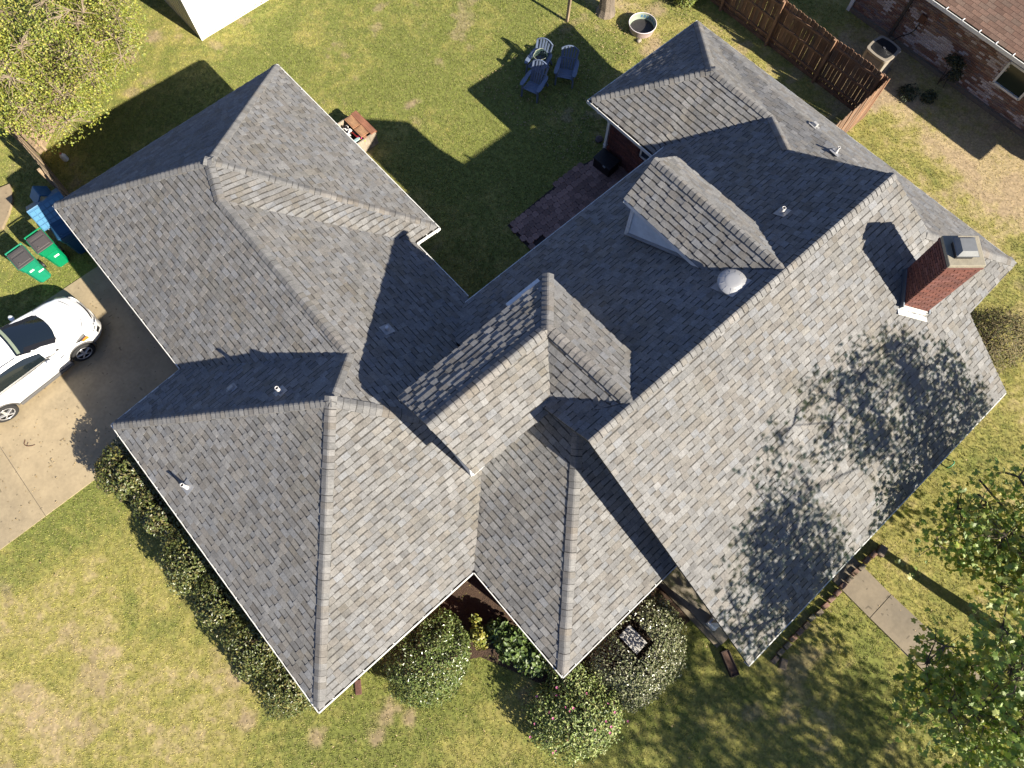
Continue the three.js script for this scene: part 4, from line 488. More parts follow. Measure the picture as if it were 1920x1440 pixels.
// ------------------------------------------------------------------ wheeled bins
function makeBin(x, z, turn, tone, lidTone, label, cat, marks) {
  const b = thing('wheeled_bin', label, cat, [x, 0, z], turn, null); const m = mat({ color: tone, roughness: 0.42, map: T.plain }), lm = mat({ color: lidTone, roughness: 0.7, map: T.plain });
  const ring = (w, d, y, zo) => [[-w, -d], [w, -d], [w, d], [-w, d]].flatMap(([a, c]) => { const s = 0.06; const sx = Math.sign(a), sz = Math.sign(c); const A = [a - sx * s, y, c + zo], B = [a, y, c - sz * s + zo]; return (sx * sz > 0) ? [B, A] : [A, B]; });
  const lev = [[0.19, 0.22, 0.04, 0.06], [0.20, 0.23, 0.08, 0.06], [0.235, 0.29, 0.72, 0.0], [0.235, 0.29, 0.74, 0.0], [0.26, 0.325, 0.80, 0.0], [0.275, 0.345, 1.02, 0.0], [0.29, 0.36, 1.03, 0], [0.29, 0.36, 1.06, 0]]; const pos = []; const rings = lev.map((l) => ring(...l)); for (let i = 0; i + 1 < rings.length; i++) for (let j = 0; j < 8; j++) { const k = (j + 1) % 8, a = rings[i][j], c = rings[i][k], d = rings[i + 1][k], e = rings[i + 1][j]; pos.push(...a, ...d, ...c, ...a, ...e, ...d); } for (let j = 1; j < 7; j++) pos.push(...rings[7][0], ...rings[7][j + 1], ...rings[7][j]); const g = new THREE.BufferGeometry(); g.setAttribute('position', new THREE.Float32BufferAttribute(pos, 3)); part(b, 'bin_body', metricUV(g), m);
  const lid = part(b, 'lid', [box(0.54, 0.035, 0.66, 0, 1.08, 0.015, 0, 0.015)], lm); part(lid, 'lid_panel', [box(0.42, 0.03, 0.34, 0, 1.10, 0.10, 0, 0.012), box(0.42, 0.012, 0.12, 0, 1.10, -0.2, 0, 0.005), box(0.05, 0.02, 0.05, -0.12, 1.125, 0.2, 0, 0.01)], mat({ color: lidTone.map((v) => v * 1.12), roughness: 0.75, map: T.plain }));
  part(b, 'handle', [bar([-0.28, 1.08, -0.40], [0.28, 1.08, -0.40], 0.035, 0.035, 0.01), bar([-0.26, 1.05, -0.34], [-0.26, 1.08, -0.40], 0.03), bar([0.26, 1.05, -0.34], [0.26, 1.08, -0.40], 0.03)], m);
  for (const s of [-1, 1]) { const w = new THREE.CylinderGeometry(0.11, 0.11, 0.05, 20).toNonIndexed(); w.rotateZ(Math.PI / 2); w.translate(s * 0.23, 0.11, -0.2); mesh('wheel', w, M.black, b); }
  for (const [u, y, w, h] of marks) { const t = (y - 0.08) / 0.64, zz = 0.29 + t * 0.0; const q = box(w, h, 0.006, u, y, 0.295 + (y > 0.74 ? 0.02 : -0.002)); q.rotateX(0); mesh('label_plate', q, mat({ color: [0.8, 0.82, 0.78], roughness: 0.5 }), b); } return b;
}
makeBin(-3.17, -17.78, 0.05, [0.0, 0.33, 0.135], [0.115, 0.10, 0.095], 'green wheeled bin with a dark lid, the one nearer the house', 'bin', [[0.05, 0.55, 0.15, 0.06]]);
makeBin(-3.86, -17.67, 0.06, [0.015, 0.35, 0.19], [0.105, 0.095, 0.09], 'green wheeled bin with a dark lid, the one nearer the white car', 'bin', [[-0.06, 0.70, 0.13, 0.055], [0.12, 0.50, 0.16, 0.05]]);
makeBin(-2.42, -17.75, -0.1, [0.01, 0.10, 0.22], [0.012, 0.09, 0.19], 'dark blue wheeled bin in the shade under the eave', 'bin', []);
// ------------------------------------------------------------------ plastic playhouse
{
  const h = thing('playhouse', 'small plastic playhouse with blue roof beside the tan fence', 'playhouse', [-2.32, 0, -18.62]); const bl = mat({ color: [0.07, 0.24, 0.42], map: T.plain, roughness: 0.5 }), gy = mat({ color: [0.42, 0.43, 0.46], map: T.plain, roughness: 0.5 }), lt = mat({ color: [0.42, 0.60, 0.68], map: T.plain, roughness: 0.5 });
  part(h, 'wall', [box(0.95, 1.0, 0.05, 0, 0.5, 0.42), box(0.95, 1.0, 0.05, 0, 0.5, -0.42), box(0.05, 1.0, 0.8, -0.45, 0.5, 0), box(0.05, 1.0, 0.8, 0.45, 0.5, 0)], gy); part(h, 'gable', prism([[-0.47, 0.98, -0.44], [-0.47, 0.98, 0.44], [-0.47, 1.32, 0]], [0.9, 0, 0]), lt);
  const rf = part(h, 'roof', [bar([0, 1.0, 0.56], [0, 1.40, -0.02], 1.16, 0.05), bar([0, 1.0, -0.56], [0, 1.40, 0.02], 1.16, 0.05), bar([-0.28, 1.1, -0.5], [0.0, 1.38, -0.5], 0.45, 0.04), bar([0.28, 1.1, -0.5], [0.0, 1.38, -0.5], 0.45, 0.04)], bl); part(rf, 'roof_tile', Array.from({ length: 4 }, (_, j) => Array.from({ length: 7 }, (_, i) => { const g = box(0.14, 0.02, 0.125, 0, 0, 0); g.rotateX(0.6); g.translate(-0.48 + i * 0.16, 1.09 + j * 0.085, 0.50 - j * 0.125); return g; })).flat(), mat({ color: [0.09, 0.30, 0.50], map: T.plain, roughness: 0.5 }));
  const w = part(h, 'window', [box(0.42, 0.06, 0.03, 0.0, 0.85, 0.455), box(0.42, 0.06, 0.03, 0.0, 0.45, 0.455)], lt); part(w, 'window_hole', box(0.34, 0.34, 0.012, 0.0, 0.65, 0.447), M.black); part(h, 'door', box(0.02, 0.8, 0.4, -0.482, 0.42, 0.1), bl);
}
// ------------------------------------------------------------------ white car
{
  const car = thing('parked_car', 'white compact car parked on the concrete driveway at the left edge', 'car', [-5.58, 0.03, -15.02], 0.073);
  const paintM = mat({ color: [0.80, 0.80, 0.79], roughness: 0.28, clearcoat: 1, clearcoatRoughness: 0.08 }), glass = mat({ color: [0.012, 0.018, 0.022], roughness: 0.05, clearcoat: 1 }), grey = mat({ color: [0.15, 0.145, 0.14], roughness: 0.6, map: T.plain }), trim = mat({ color: [0.02, 0.02, 0.022], roughness: 0.4 });
  const lerpT = (tab, x) => { for (let i = 0; i + 1 < tab.length; i++) if (x <= tab[i + 1][0]) { const t = clamp((x - tab[i][0]) / (tab[i + 1][0] - tab[i][0])), s = t * t * (3 - 2 * t) * 0.4 + t * 0.6; return tab[i][1] + (tab[i + 1][1] - tab[i][1]) * s; } return tab[tab.length - 1][1]; };
  const loft = (xs, sec) => { const rows = xs.map(sec), pos = [], idx = [], n = rows[0].length; rows.forEach((r, i) => r.forEach(([y, z]) => pos.push(xs[i], y, z))); for (let i = 0; i + 1 < rows.length; i++) for (let j = 0; j < n; j++) { const k = (j + 1) % n, a = i * n + j, b = i * n + k, c = (i + 1) * n + k, d = (i + 1) * n + j; idx.push(a, c, b, a, d, c); } for (const [o, f] of [[0, 1], [(rows.length - 1) * n, -1]]) for (let j = 1; j + 1 < n; j++) f > 0 ? idx.push(o, o + j, o + j + 1) : idx.push(o, o + j + 1, o + j); const g = new THREE.BufferGeometry(); g.setAttribute('position', new THREE.Float32BufferAttribute(pos, 3)); g.setIndex(idx); g.computeVertexNormals(); g.setAttribute('uv', new THREE.Float32BufferAttribute(new Float32Array(pos.length / 3 * 2), 2)); return g; };
  const HW = [[-2.2, 0.70], [-2.05, 0.84], [-1.6, 0.90], [0, 0.915], [1.45, 0.905], [1.8, 0.86], [2.0, 0.78], [2.14, 0.66], [2.22, 0.52], [2.26, 0.40]];
  const TOP = [[-2.2, 0.86], [-2.1, 1.0], [-1.6, 1.04], [0, 1.035], [0.9, 1.04], [1.1, 1.03], [1.5, 0.975], [1.85, 0.90], [2.05, 0.815], [2.17, 0.70], [2.26, 0.58]];
  const xs = []; for (let x = -2.2; x < 1.6; x += 0.16) xs.push(x); for (let x = 1.6; x <= 2.262; x += 0.055) xs.push(Math.min(x, 2.26));
  const sec = (x) => { const w = lerpT(HW, x), t = lerpT(TOP, x), hood = smooth(0.7, 1.15, x); const half = [[0.22, 0], [0.22, w * 0.86], [0.30, w * 0.95], [0.46, w * 0.985], [0.60, w], [0.74, w * 0.992], [t * 0.88, w * 0.965], [t * 0.955, w * 0.91], [t - 0.012, w * 0.83], [t + 0.008 * hood, w * 0.70], [t + 0.03 * hood, w * 0.45], [t + 0.045 * hood, w * 0.2]]; const m = half.map(([y, z]) => [Math.min(y, t + 0.06), z]); return [...m, ...m.slice(1).reverse().map(([y, z]) => [y, -z])].map(([y, z]) => [y, z]); };
  // section closes over the bonnet centre
  let body = loft(xs, sec); const ev = new Evaluator(); ev.useGroups = false; ev.attributes = ['position', 'normal', 'uv']; let B = new Brush(body); B.updateMatrixWorld();
  const AX = [1.36, -1.26], WR = 0.345; for (const ax of AX) for (const s of [-1, 1]) { const c = new THREE.CylinderGeometry(0.405, 0.405, 0.42, 40); c.rotateX(Math.PI / 2); const C = new Brush(c); C.position.set(ax, WR + 0.01, s * 0.80); C.updateMatrixWorld(); B = ev.evaluate(B, C, SUBTRACTION); }
  B.geometry.computeVertexNormals(); let bg = B.geometry; mesh('body', bg, paintM, car).material = paintM;
  // cabin
  const gx = [-2.08, -1.85, -1.5, -1.0, -0.5, 0.0, 0.25, 0.55, 0.85, 1.16], RT = [[-2.08, 1.03], [-1.85, 1.32], [-1.5, 1.52], [-1.0, 1.585], [-0.5, 1.60], [0.0, 1.575], [0.25, 1.51], [0.55, 1.37], [0.85, 1.22], [1.16, 1.045]], WB = [[-2.08, 0.72], [-1.5, 0.80], [0, 0.835], [0.85, 0.83], [1.16, 0.79]], WT = [[-2.08, 0.66], [-1.85, 0.58], [-1.0, 0.585], [0.25, 0.60], [0.55, 0.64], [0.85, 0.71], [1.16, 0.77]];
  const lin = (tab, x) => { for (let i = 0; i + 1 < tab.length; i++) if (x <= tab[i + 1][0] + 1e-9) { const t = clamp((x - tab[i][0]) / (tab[i + 1][0] - tab[i][0])); return tab[i][1] + (tab[i + 1][1] - tab[i][1]) * t; } return tab[tab.length - 1][1]; };
  const cs = (x) => { const t = lin(RT, x), a = lin(WB, x), b = lin(WT, x), y0 = 0.98; const h = [[y0, 0], [y0, a], [y0 + (t - y0) * 0.5, a + (b - a) * 0.42], [y0 + (t - y0) * 0.86, b + (a - b) * 0.08], [t - (t - y0) * 0.03, b - 0.05], [t + 0.008, b * 0.6], [t + 0.02, b * 0.25]]; return [...h, ...h.slice(1).reverse().map(([y, z]) => [y, -z])]; };
  mesh('cabin', loft(gx, cs), paintM, car);
  const patch = (rows) => { const pos = [], idx = [], n = rows[0].length; rows.forEach((r) => r.forEach((p) => pos.push(...p))); for (let i = 0; i + 1 < rows.length; i++) for (let j = 0; j + 1 < n; j++) { const a = i * n + j; idx.push(a, a + 1, a + n + 1, a, a + n + 1, a + n); } const g = new THREE.BufferGeometry(); g.setAttribute('position', new THREE.Float32BufferAttribute(pos, 3)); g.setIndex(idx); g.computeVertexNormals(); g.setAttribute('uv', new THREE.Float32BufferAttribute(new Float32Array(pos.length / 3 * 2), 2)); return g; };
  const wsPts = (m0, lift) => [0.20, 0.42, 0.66, 0.9, 1.12].map((x) => [-1, -0.66, -0.3, 0, 0.3, 0.66, 1].map((u) => { const b = lin(WT, x) - 0.035 - m0, t = lin(RT, x); const k = (x - 0.2) / 0.92, cv = (0.03 + 0.13 * k) * (1 - u * u) - 0.10 * k * u * u * u * u; return [x + cv - 0.02, t + 0.012 * (1 - u * u) + lift + (cv < 0 ? 0.45 * -cv * 0.2 : 0), u * b * (1 - 0.05 * (1 - k))]; }));
  const gm = glass.clone(); gm.side = THREE.DoubleSide; const tm = trim.clone(); tm.side = THREE.DoubleSide; mesh('windscreen_frame', patch(wsPts(-0.015, 0.010)), tm, car); mesh('windscreen', patch(wsPts(0.035, 0.016)), gm, car);
  mesh('shade_band', patch([0.235, 0.27, 0.31].map((x) => [-0.97, -0.5, 0, 0.5, 0.97].map((u) => [x + 0.03 * (1 - u * u), lin(RT, x) + 0.012 * (1 - u * u) + 0.0195, u * (lin(WT, x) - 0.075)]))), (() => { const q = mat({ color: [0.36, 0.42, 0.30], roughness: 0.2 }); q.side = THREE.DoubleSide; return q; })(), car);
  mesh('rear_window', patch([-2.0, -1.8, -1.62].map((x) => [-1, -0.4, 0.4, 1].map((u) => [x, lin(RT, x) + 0.018, u * (lin(WT, x) - 0.08)]))), gm, car);
  for (const s of [-1, 1]) { const sideAt = (x, f) => { const t = lin(RT, x), a = lin(WB, x), b = lin(WT, x), y0 = 0.98; const pts = [[y0, a], [y0 + (t - y0) * 0.5, a + (b - a) * 0.42], [y0 + (t - y0) * 0.86, b + (a - b) * 0.08]]; const y = y0 + (t - y0) * f; const k = y <= pts[1][0] ? (y - pts[0][0]) / (pts[1][0] - pts[0][0]) : 1 + (y - pts[1][0]) / (pts[2][0] - pts[1][0]); const z = k < 1 ? pts[0][1] + (pts[1][1] - pts[0][1]) * k : pts[1][1] + (pts[2][1] - pts[1][1]) * (k - 1); return [x, y, s * (z + 0.006)]; };
    for (const [a, b] of [[-1.75, -0.92], [-0.84, 0.62]]) mesh('side_window', patch(Array.from({ length: 9 }, (_, i) => { const x = a + (b - a) * i / 8; return [0.16, 0.5, 0.80].map((f) => sideAt(x, f)); })), gm, car);
    mesh('quarter_trim', patch([[sideAt(0.64, 0.16), sideAt(0.64, 0.78)], [sideAt(1.04, 0.2), sideAt(1.04, 0.5)]]), tm, car);
    const mr = new THREE.SphereGeometry(0.1, 16, 12).toNonIndexed(); mr.scale(0.75, 0.8, 1.15); mr.translate(0.62, 1.03, s * 0.99); const mm = mesh('wing_mirror', mr, paintM, car); mesh('mirror_arm', bar([0.66, 0.98, s * 0.84], [0.63, 1.0, s * 0.95], 0.05, 0.04), trim, mm);
    for (const ax of AX) { const ring = new THREE.TorusGeometry(0.405, 0.028, 8, 30, Math.PI * 1.08).toNonIndexed(); ring.rotateZ(-0.12); ring.translate(ax, WR + 0.01, s * (ax > 0 ? 0.885 : 0.895)); mesh('arch_trim', ring, grey, car);
      const wl = new THREE.Group(); const ty = new THREE.LatheGeometry([[0.225, -0.105], [0.31, -0.11], [0.338, -0.09], [0.345, 0], [0.338, 0.09], [0.31, 0.11], [0.225, 0.105]].map((p) => new THREE.Vector2(...p)), 40).toNonIndexed(); ty.rotateX(Math.PI / 2); ty.translate(ax, WR, s * 0.81); const wheel = mesh('wheel', ty, mat({ color: [0.022, 0.022, 0.022], roughness: 0.85 }), car);
      const rm = []; const lip = new THREE.TorusGeometry(0.222, 0.014, 8, 36).toNonIndexed(); lip.translate(ax, WR, s * 0.905); rm.push(lip); for (let k = 0; k < 5; k++) { const a = k * 1.2566 + 0.3; rm.push(bar([ax + Math.cos(a) * 0.04, WR + Math.sin(a) * 0.04, s * 0.915], [ax + Math.cos(a) * 0.215, WR + Math.sin(a) * 0.215, s * 0.90], 0.075, 0.03, 0.01)); } const hub = new THREE.CylinderGeometry(0.06, 0.065, 0.035, 20).toNonIndexed(); hub.rotateX(Math.PI / 2); hub.translate(ax, WR, s * 0.912); rm.push(hub); part(wheel, 'rim', rm, mat({ color: [0.62, 0.62, 0.63], roughness: 0.3, metalness: 0.7 })); const disc = new THREE.CylinderGeometry(0.22, 0.22, 0.02, 30).toNonIndexed(); disc.rotateX(Math.PI / 2); disc.translate(ax, WR, s * 0.845); part(wheel, 'brake_disc', disc, mat({ color: [0.06, 0.06, 0.06], roughness: 0.6, metalness: 0.5 })); }
    mesh('sill_trim', bar([-0.82, 0.25, s * 0.885], [0.94, 0.25, s * 0.885], 0.05, 0.1, 0.015), grey, car);
    // door shut lines, handles, repeater
    for (const x of [-0.88, 0.66]) mesh('door_gap', bar([x, 0.34, s * 0.899], [x, 0.92, s * 0.884], 0.006, 0.008), trim, car); mesh('door_gap', bar([-0.86, 0.34, s * 0.896], [0.64, 0.34, s * 0.896], 0.006, 0.006), trim, car);
    for (const x of [-0.68, 0.0 - 0.64 + 0.0]) if (x !== -0.64 || true) mesh('door_handle', bar([x + (x === -0.64 ? 0.0 : -0.98), 0.84, s * 0.909], [x + (x === -0.64 ? 0.2 : -0.8), 0.84, s * 0.909], 0.03, 0.028, 0.01), paintM, car);
    mesh('side_vent', bar([0.86, 0.80, s * 0.908], [1.02, 0.815, s * 0.904], 0.012, 0.035, 0.004), mat({ color: [0.25, 0.27, 0.3], roughness: 0.3, metalness: 0.6 }), car);
    // lamp unit: a swept shape that follows the wing
    const wAt = (x, f) => { const c = sec(x); const half = c.slice(0, 12); const i = f * 11, a = Math.floor(i), q = Math.min(11, a + 1), t = i - a; const y = half[a][0] + (half[q][0] - half[a][0]) * t, z = half[a][1] + (half[q][1] - half[a][1]) * t; return [x, y + 0.006, s * (z + 0.008)]; };
    const lamp = (x0, x1, f0, f1, taper) => Array.from({ length: 7 }, (_, i) => { const x = x0 + (x1 - x0) * i / 6, k = Math.pow(i / 6, 0.7) * taper + (1 - taper), m = (f0 + f1) / 2; return [0, 0.25, 0.5, 0.75, 1].map((t) => wAt(x, m + (f0 + (f1 - f0) * t - m) * k)); });
    mesh('headlight', patch(lamp(1.42, 2.14, 0.40, 0.72, 0.97)), tm, car); mesh('headlamp_lens', patch(lamp(1.78, 2.12, 0.43, 0.70, 0.35).map((r) => r.map(([x, y, z]) => [x, y + 0.004, z + s * 0.004]))), (() => { const q = mat({ color: [0.74, 0.76, 0.72], roughness: 0.12, clearcoat: 1 }); q.side = THREE.DoubleSide; return q; })(), car); mesh('turn_lens', patch(lamp(1.60, 1.80, 0.42, 0.53, 0.6).map((r) => r.map(([x, y, z]) => [x, y + 0.004, z + s * 0.004]))), (() => { const q = mat({ color: [0.72, 0.17, 0.03], roughness: 0.2 }); q.side = THREE.DoubleSide; return q; })(), car);
    mesh('fog_lamp', patch(lamp(2.04, 2.17, 0.26, 0.36, 0.2)), tm, car);
    const cre = []; for (let i = 0; i <= 12; i++) { const x = 1.08 + i * 0.078; cre.push([x, lerpT(TOP, x) + 0.036 - 0.012 * (i / 12), s * (0.30 - 0.02 * i / 12)]); } mesh('bonnet_crease', tube(cre, 0.006, 16, 5), paintM, car);
    mesh('roof_rail', tube([[-1.6, 1.51, s * 0.555], [-1.2, 1.575, s * 0.562], [-0.5, 1.60, s * 0.568], [0.12, 1.55, s * 0.572]], 0.012, 20, 6), grey, car);
    mesh('washer_jet', box(0.03, 0.012, 0.02, 1.36, lerpT(TOP, 1.36) + 0.038, s * 0.34), trim, car);
  }
  const seam = []; for (let i = 0; i <= 20; i++) { const u = i / 20 * 2 - 1; const x = 2.02 - 0.16 * u * u; seam.push([x, lerpT(TOP, x) + 0.032 - 0.03 * u * u, u * 0.60]); } mesh('bonnet_gap', tube(seam, 0.012, 30, 5), trim, car);
  const gr = []; for (let i = 0; i <= 12; i++) { const u = i / 12 * 2 - 1; gr.push([2.225 - 0.07 * u * u, 0.66, u * 0.46]); } mesh('grille', tube(gr, 0.03, 24, 6), trim, car); mesh('front_bumper', tube(gr.map(([x, y, z]) => [x + 0.015, 0.44, z * 1.25 * 1]).map(([x, y, z]) => [x - 0.12 * Math.pow(z / 0.58, 2), y, z]), 0.045, 30, 8), paintM, car); mesh('lower_grille', tube(gr.map(([x, y, z]) => [x + 0.02 - 0.08 * Math.pow(z / 0.46, 2), 0.33, z]), 0.04, 24, 6), grey, car);
  mesh('cowl', patch([[-0.74, -0.4, 0, 0.4, 0.74].map((z) => [1.17 - 0.10 * z * z + 0.03, 1.048, z]), [-0.78, -0.4, 0, 0.4, 0.78].map((z) => [1.08 - 0.10 * z * z + 0.03, 1.078, z])]), tm, car); for (const z of [-0.1, 0.42]) mesh('wiper', bar([1.12, 1.092, z], [1.06, 1.10, z - 0.5], 0.018, 0.014), trim, car);
  const dash = box(0.34, 0.02, 1.1, 0.9, 1.08, 0); mesh('dashboard', dash, grey, car);
}
{ const t = thing('twig', 'thin curved brown twig lying on the sunny concrete driveway', 'twig', [-6.84, 0.04, -13.0]); part(t, 'stick', tube([[-0.02, 0, -0.22], [-0.1, 0.012, -0.1], [-0.06, 0.01, 0.0], [0.02, 0.005, 0.06], [0.12, 0, 0.1]], 0.009, 16, 5), mat({ color: [0.14, 0.055, 0.03], roughness: 0.9 })); part(t, 'side_shoot', tube([[-0.06, 0.01, 0.0], [-0.03, 0.012, -0.05], [0.01, 0.01, -0.08]], 0.006, 8, 5), mat({ color: [0.15, 0.06, 0.035], roughness: 0.9 })); }
// ------------------------------------------------------------------ small things round the house
{
  const r = rng(88); const bm = (c) => mat({ color: c, map: T.brickface, roughness: 0.95 });
  const bd = thing('brick_border', 'row of pinkish edging bricks along the porch eave on the lawn side', 'border'); for (let i = 0; i < 17; i++) { const x = 4.75 + i * 0.25; const g = box(0.2, 0.13, 0.12, x, 0.05, 4.86 + rr(r, -0.025, 0.03), rr(r, -0.12, 0.12), 0.008); mesh('brick', g, bm([0.40 * rr(r, 0.75, 1.15), 0.27, 0.20]), bd); }
  const blk = (x, z, ry, s, label, c) => { const o = mesh('edging_block', box(s[0], s[1], s[2], 0, s[1] / 2, 0, 0, 0.015), bm(c), scene); o.position.set(x, 0, z); o.rotation.y = ry; tag(o, label, 'block'); };
  blk(4.83, 5.09, 0.5, [0.27, 0.14, 0.17], 'tan block lying loose on the grass by the lower corner of the main roof', [0.44, 0.33, 0.22]); blk(8.98, 4.96, 0.2, [0.3, 0.16, 0.2], 'tan block at the upper end of the brick border beside the front walk', [0.42, 0.32, 0.24]); blk(-3.7, -1.72, 1.0, [0.36, 0.05, 0.16], 'reddish brown splash block by the lowest corner of the left wing', [0.24, 0.115, 0.085]);
  const pl = thing('planter_trough', 'narrow brown planter trough on the grass beside the lower roof corner', 'planter', [3.80, 0, 4.15], -0.38); part(pl, 'trough', [box(0.20, 0.2, 0.025, 0, 0.1, 0.31), box(0.20, 0.2, 0.025, 0, 0.1, -0.31), box(0.02, 0.2, 0.64, 0.1, 0.1, 0), box(0.02, 0.2, 0.64, -0.1, 0.1, 0)], mat({ color: [0.05, 0.028, 0.022], map: T.plain, roughness: 0.8 })); part(pl, 'soil', box(0.18, 0.14, 0.6, 0, 0.09, 0), mat({ color: [0.20, 0.115, 0.085], map: T.granule, roughness: 1 }));
  const hg = thing('hose_guide', 'small green plastic hoop on the grass beside the porch gutter', 'hose guide', [12.30, 0, 4.68], 0.8); part(hg, 'hoop', tube([[-0.1, 0.0, 0], [-0.09, 0.12, 0.02], [-0.02, 0.17, 0.1], [0.06, 0.14, 0.14], [0.1, 0.02, 0.16]], 0.02, 20, 6), mat({ color: [0.05, 0.33, 0.16], roughness: 0.45 })); part(hg, 'spike', cyl(0.012, 0.018, 0.1, -0.1, 0, 0, 8), mat({ color: [0.05, 0.30, 0.15], roughness: 0.45 }));
  const bn = thing('garden_bench', 'weathered grey slatted bench showing through the big round bush', 'bench', [2.28, 0, 2.02], 0.05); const bw = mat({ vertexColors: true, color: [1.2, 1.2, 1.2], map: T.plain, roughness: 0.85 }); for (let i = 0; i < 4; i++) mesh('seat_slat', paint(bar([-0.17 + i * 0.1, 0.86, -0.30], [-0.17 + i * 0.1, 0.86, 0.30], 0.09, 0.025, 0.006), [0.56, 0.54, 0.51]), bw, bn); for (const z of [-0.27, 0.27]) for (const x of [-0.17, 0.15]) mesh('leg', paint(bar([x, 0, z], [x, 0.85, z], 0.05), [0.34, 0.31, 0.29]), bw, bn); mesh('stretcher', paint(bar([0, 0.3, -0.27], [0, 0.3, 0.27], 0.04), [0.3, 0.28, 0.26]), bw, bn);
  const cr = thing('storage_crate', 'black plastic crate on the pavers against the dark brick wall', 'crate', [12.02, 0, -8.92], 0.08); const bk = mat({ color: [0.014, 0.014, 0.015], roughness: 0.5, map: T.plain }); part(cr, 'crate_body', box(0.5, 0.42, 0.7, 0, 0.22, 0, 0, 0.03), bk); part(cr, 'crate_lid', box(0.54, 0.05, 0.74, 0, 0.46, 0, 0, 0.02), bk); part(cr, 'latch', box(0.02, 0.06, 0.1, -0.275, 0.44, 0.12), mat({ color: [0.55, 0.55, 0.52], roughness: 0.5 }));
  const st = (x, z, s, label) => { const g = new THREE.IcosahedronGeometry(s, 2), p = g.attributes.position; for (let i = 0; i < p.count; i++) { const k = 0.75 + 0.5 * vnoise(p.getX(i) * 9 + x, p.getZ(i) * 9 + p.getY(i) * 5, 4); p.setXYZ(i, p.getX(i) * k, p.getY(i) * k * 0.5, p.getZ(i) * k); } const o = mesh('stone', metricUV(g), mat({ color: [0.20, 0.16, 0.15], map: T.granule, roughness: 0.95 }), scene); o.position.set(x, 0.05, z); tag(o, label, 'stone'); };
  st(12.62, -9.85, 0.14, 'dark rounded stone beside the top of the white downspout');
  const wj = thing('plastic_jug', 'white plastic jug on the ground under the yellow green tree', 'jug', [-1.15, 0, -21.0]); part(wj, 'jug_body', (() => { const g = new THREE.LatheGeometry([[0, 0], [0.09, 0], [0.1, 0.03], [0.1, 0.2], [0.06, 0.27], [0.03, 0.29], [0.03, 0.32], [0, 0.32]].map((p) => new THREE.Vector2(...p)), 18).toNonIndexed(); return g; })(), mat({ color: [0.75, 0.74, 0.70], roughness: 0.4 })); part(wj, 'jug_cap', cyl(0.035, 0.035, 0.03, 0, 0.31, 0, 12), mat({ color: [0.45, 0.1, 0.06], roughness: 0.5 }));
}

// ------------------------------------------------------------------ plants
function leafGeo(L, W, fold = 0.25, lobes = 0) {
  const pos = []; const tri = (...p) => p.forEach((q) => pos.push(...q));
  if (!lobes) { const b = [0, 0, 0], t = [0, 0.02 * L, L], l = [-W / 2, fold * W, L * 0.42], r = [W / 2, fold * W, L * 0.42], l2 = [-W * 0.33, fold * W * 0.6, L * 0.75], r2 = [W * 0.33, fold * W * 0.6, L * 0.75]; tri(b, l, l2); tri(b, l2, t); tri(b, t, r2); tri(b, r2, r); }
  else { const pts = []; for (let i = 0; i <= lobes * 2; i++) { const a = -2.2 + 4.4 * i / (lobes * 2), q = i % 2 ? 1 : 0.70, k = q * (1 - 0.22 * Math.abs(a) / 2.2); pts.push([Math.sin(a) * W * 0.6 * k, -0.06 * L * q + 0.02 * L * Math.cos(a * 3), L * 0.42 + Math.cos(a) * L * 0.58 * k]); } const c = [0, 0.03 * L, L * 0.40]; for (let i = 0; i < pts.length - 1; i++) tri(c, pts[i + 1], pts[i]); tri([0.006, 0, 0], [-0.006, 0, 0], c); }
  const g = new THREE.BufferGeometry(); g.setAttribute('position', new THREE.Float32BufferAttribute(pos, 3)); g.computeVertexNormals(); return g;
}
const leafMat = (rough, tr = 0) => tr ? new THREE.MeshPhysicalMaterial({ color: 0xffffff, roughness: rough, side: THREE.DoubleSide, transmission: tr, thickness: 0 }) : mat({ color: [1, 1, 1], roughness: rough, side: THREE.DoubleSide });
function leavesMesh(name, geo, m, list, parent) { const im = new THREE.InstancedMesh(geo, m, list.length), M4 = new THREE.Matrix4(), c = new THREE.Color(); list.forEach((o, i) => { M4.compose(o.p, o.q, o.s); im.setMatrixAt(i, M4); im.setColorAt(i, c.setRGB(o.c[0] * ALB, o.c[1] * ALB, o.c[2] * ALB)); }); im.name = name; im.castShadow = im.receiveShadow = true; im.userData.kind = 'stuff'; parent.add(im); return im; }
const UPV = V3(0, 0, 1);
function orient(r, n, spread, up = 0.3) { const d = V3(n.x + rr(r, -spread, spread), n.y + up + rr(r, -spread, spread), n.z + rr(r, -spread, spread)).normalize(); const q = new THREE.Quaternion().setFromUnitVectors(V3(0, 1, 0), d); return q.multiply(new THREE.Quaternion().setFromAxisAngle(V3(0, 1, 0), r() * 6.283)); }
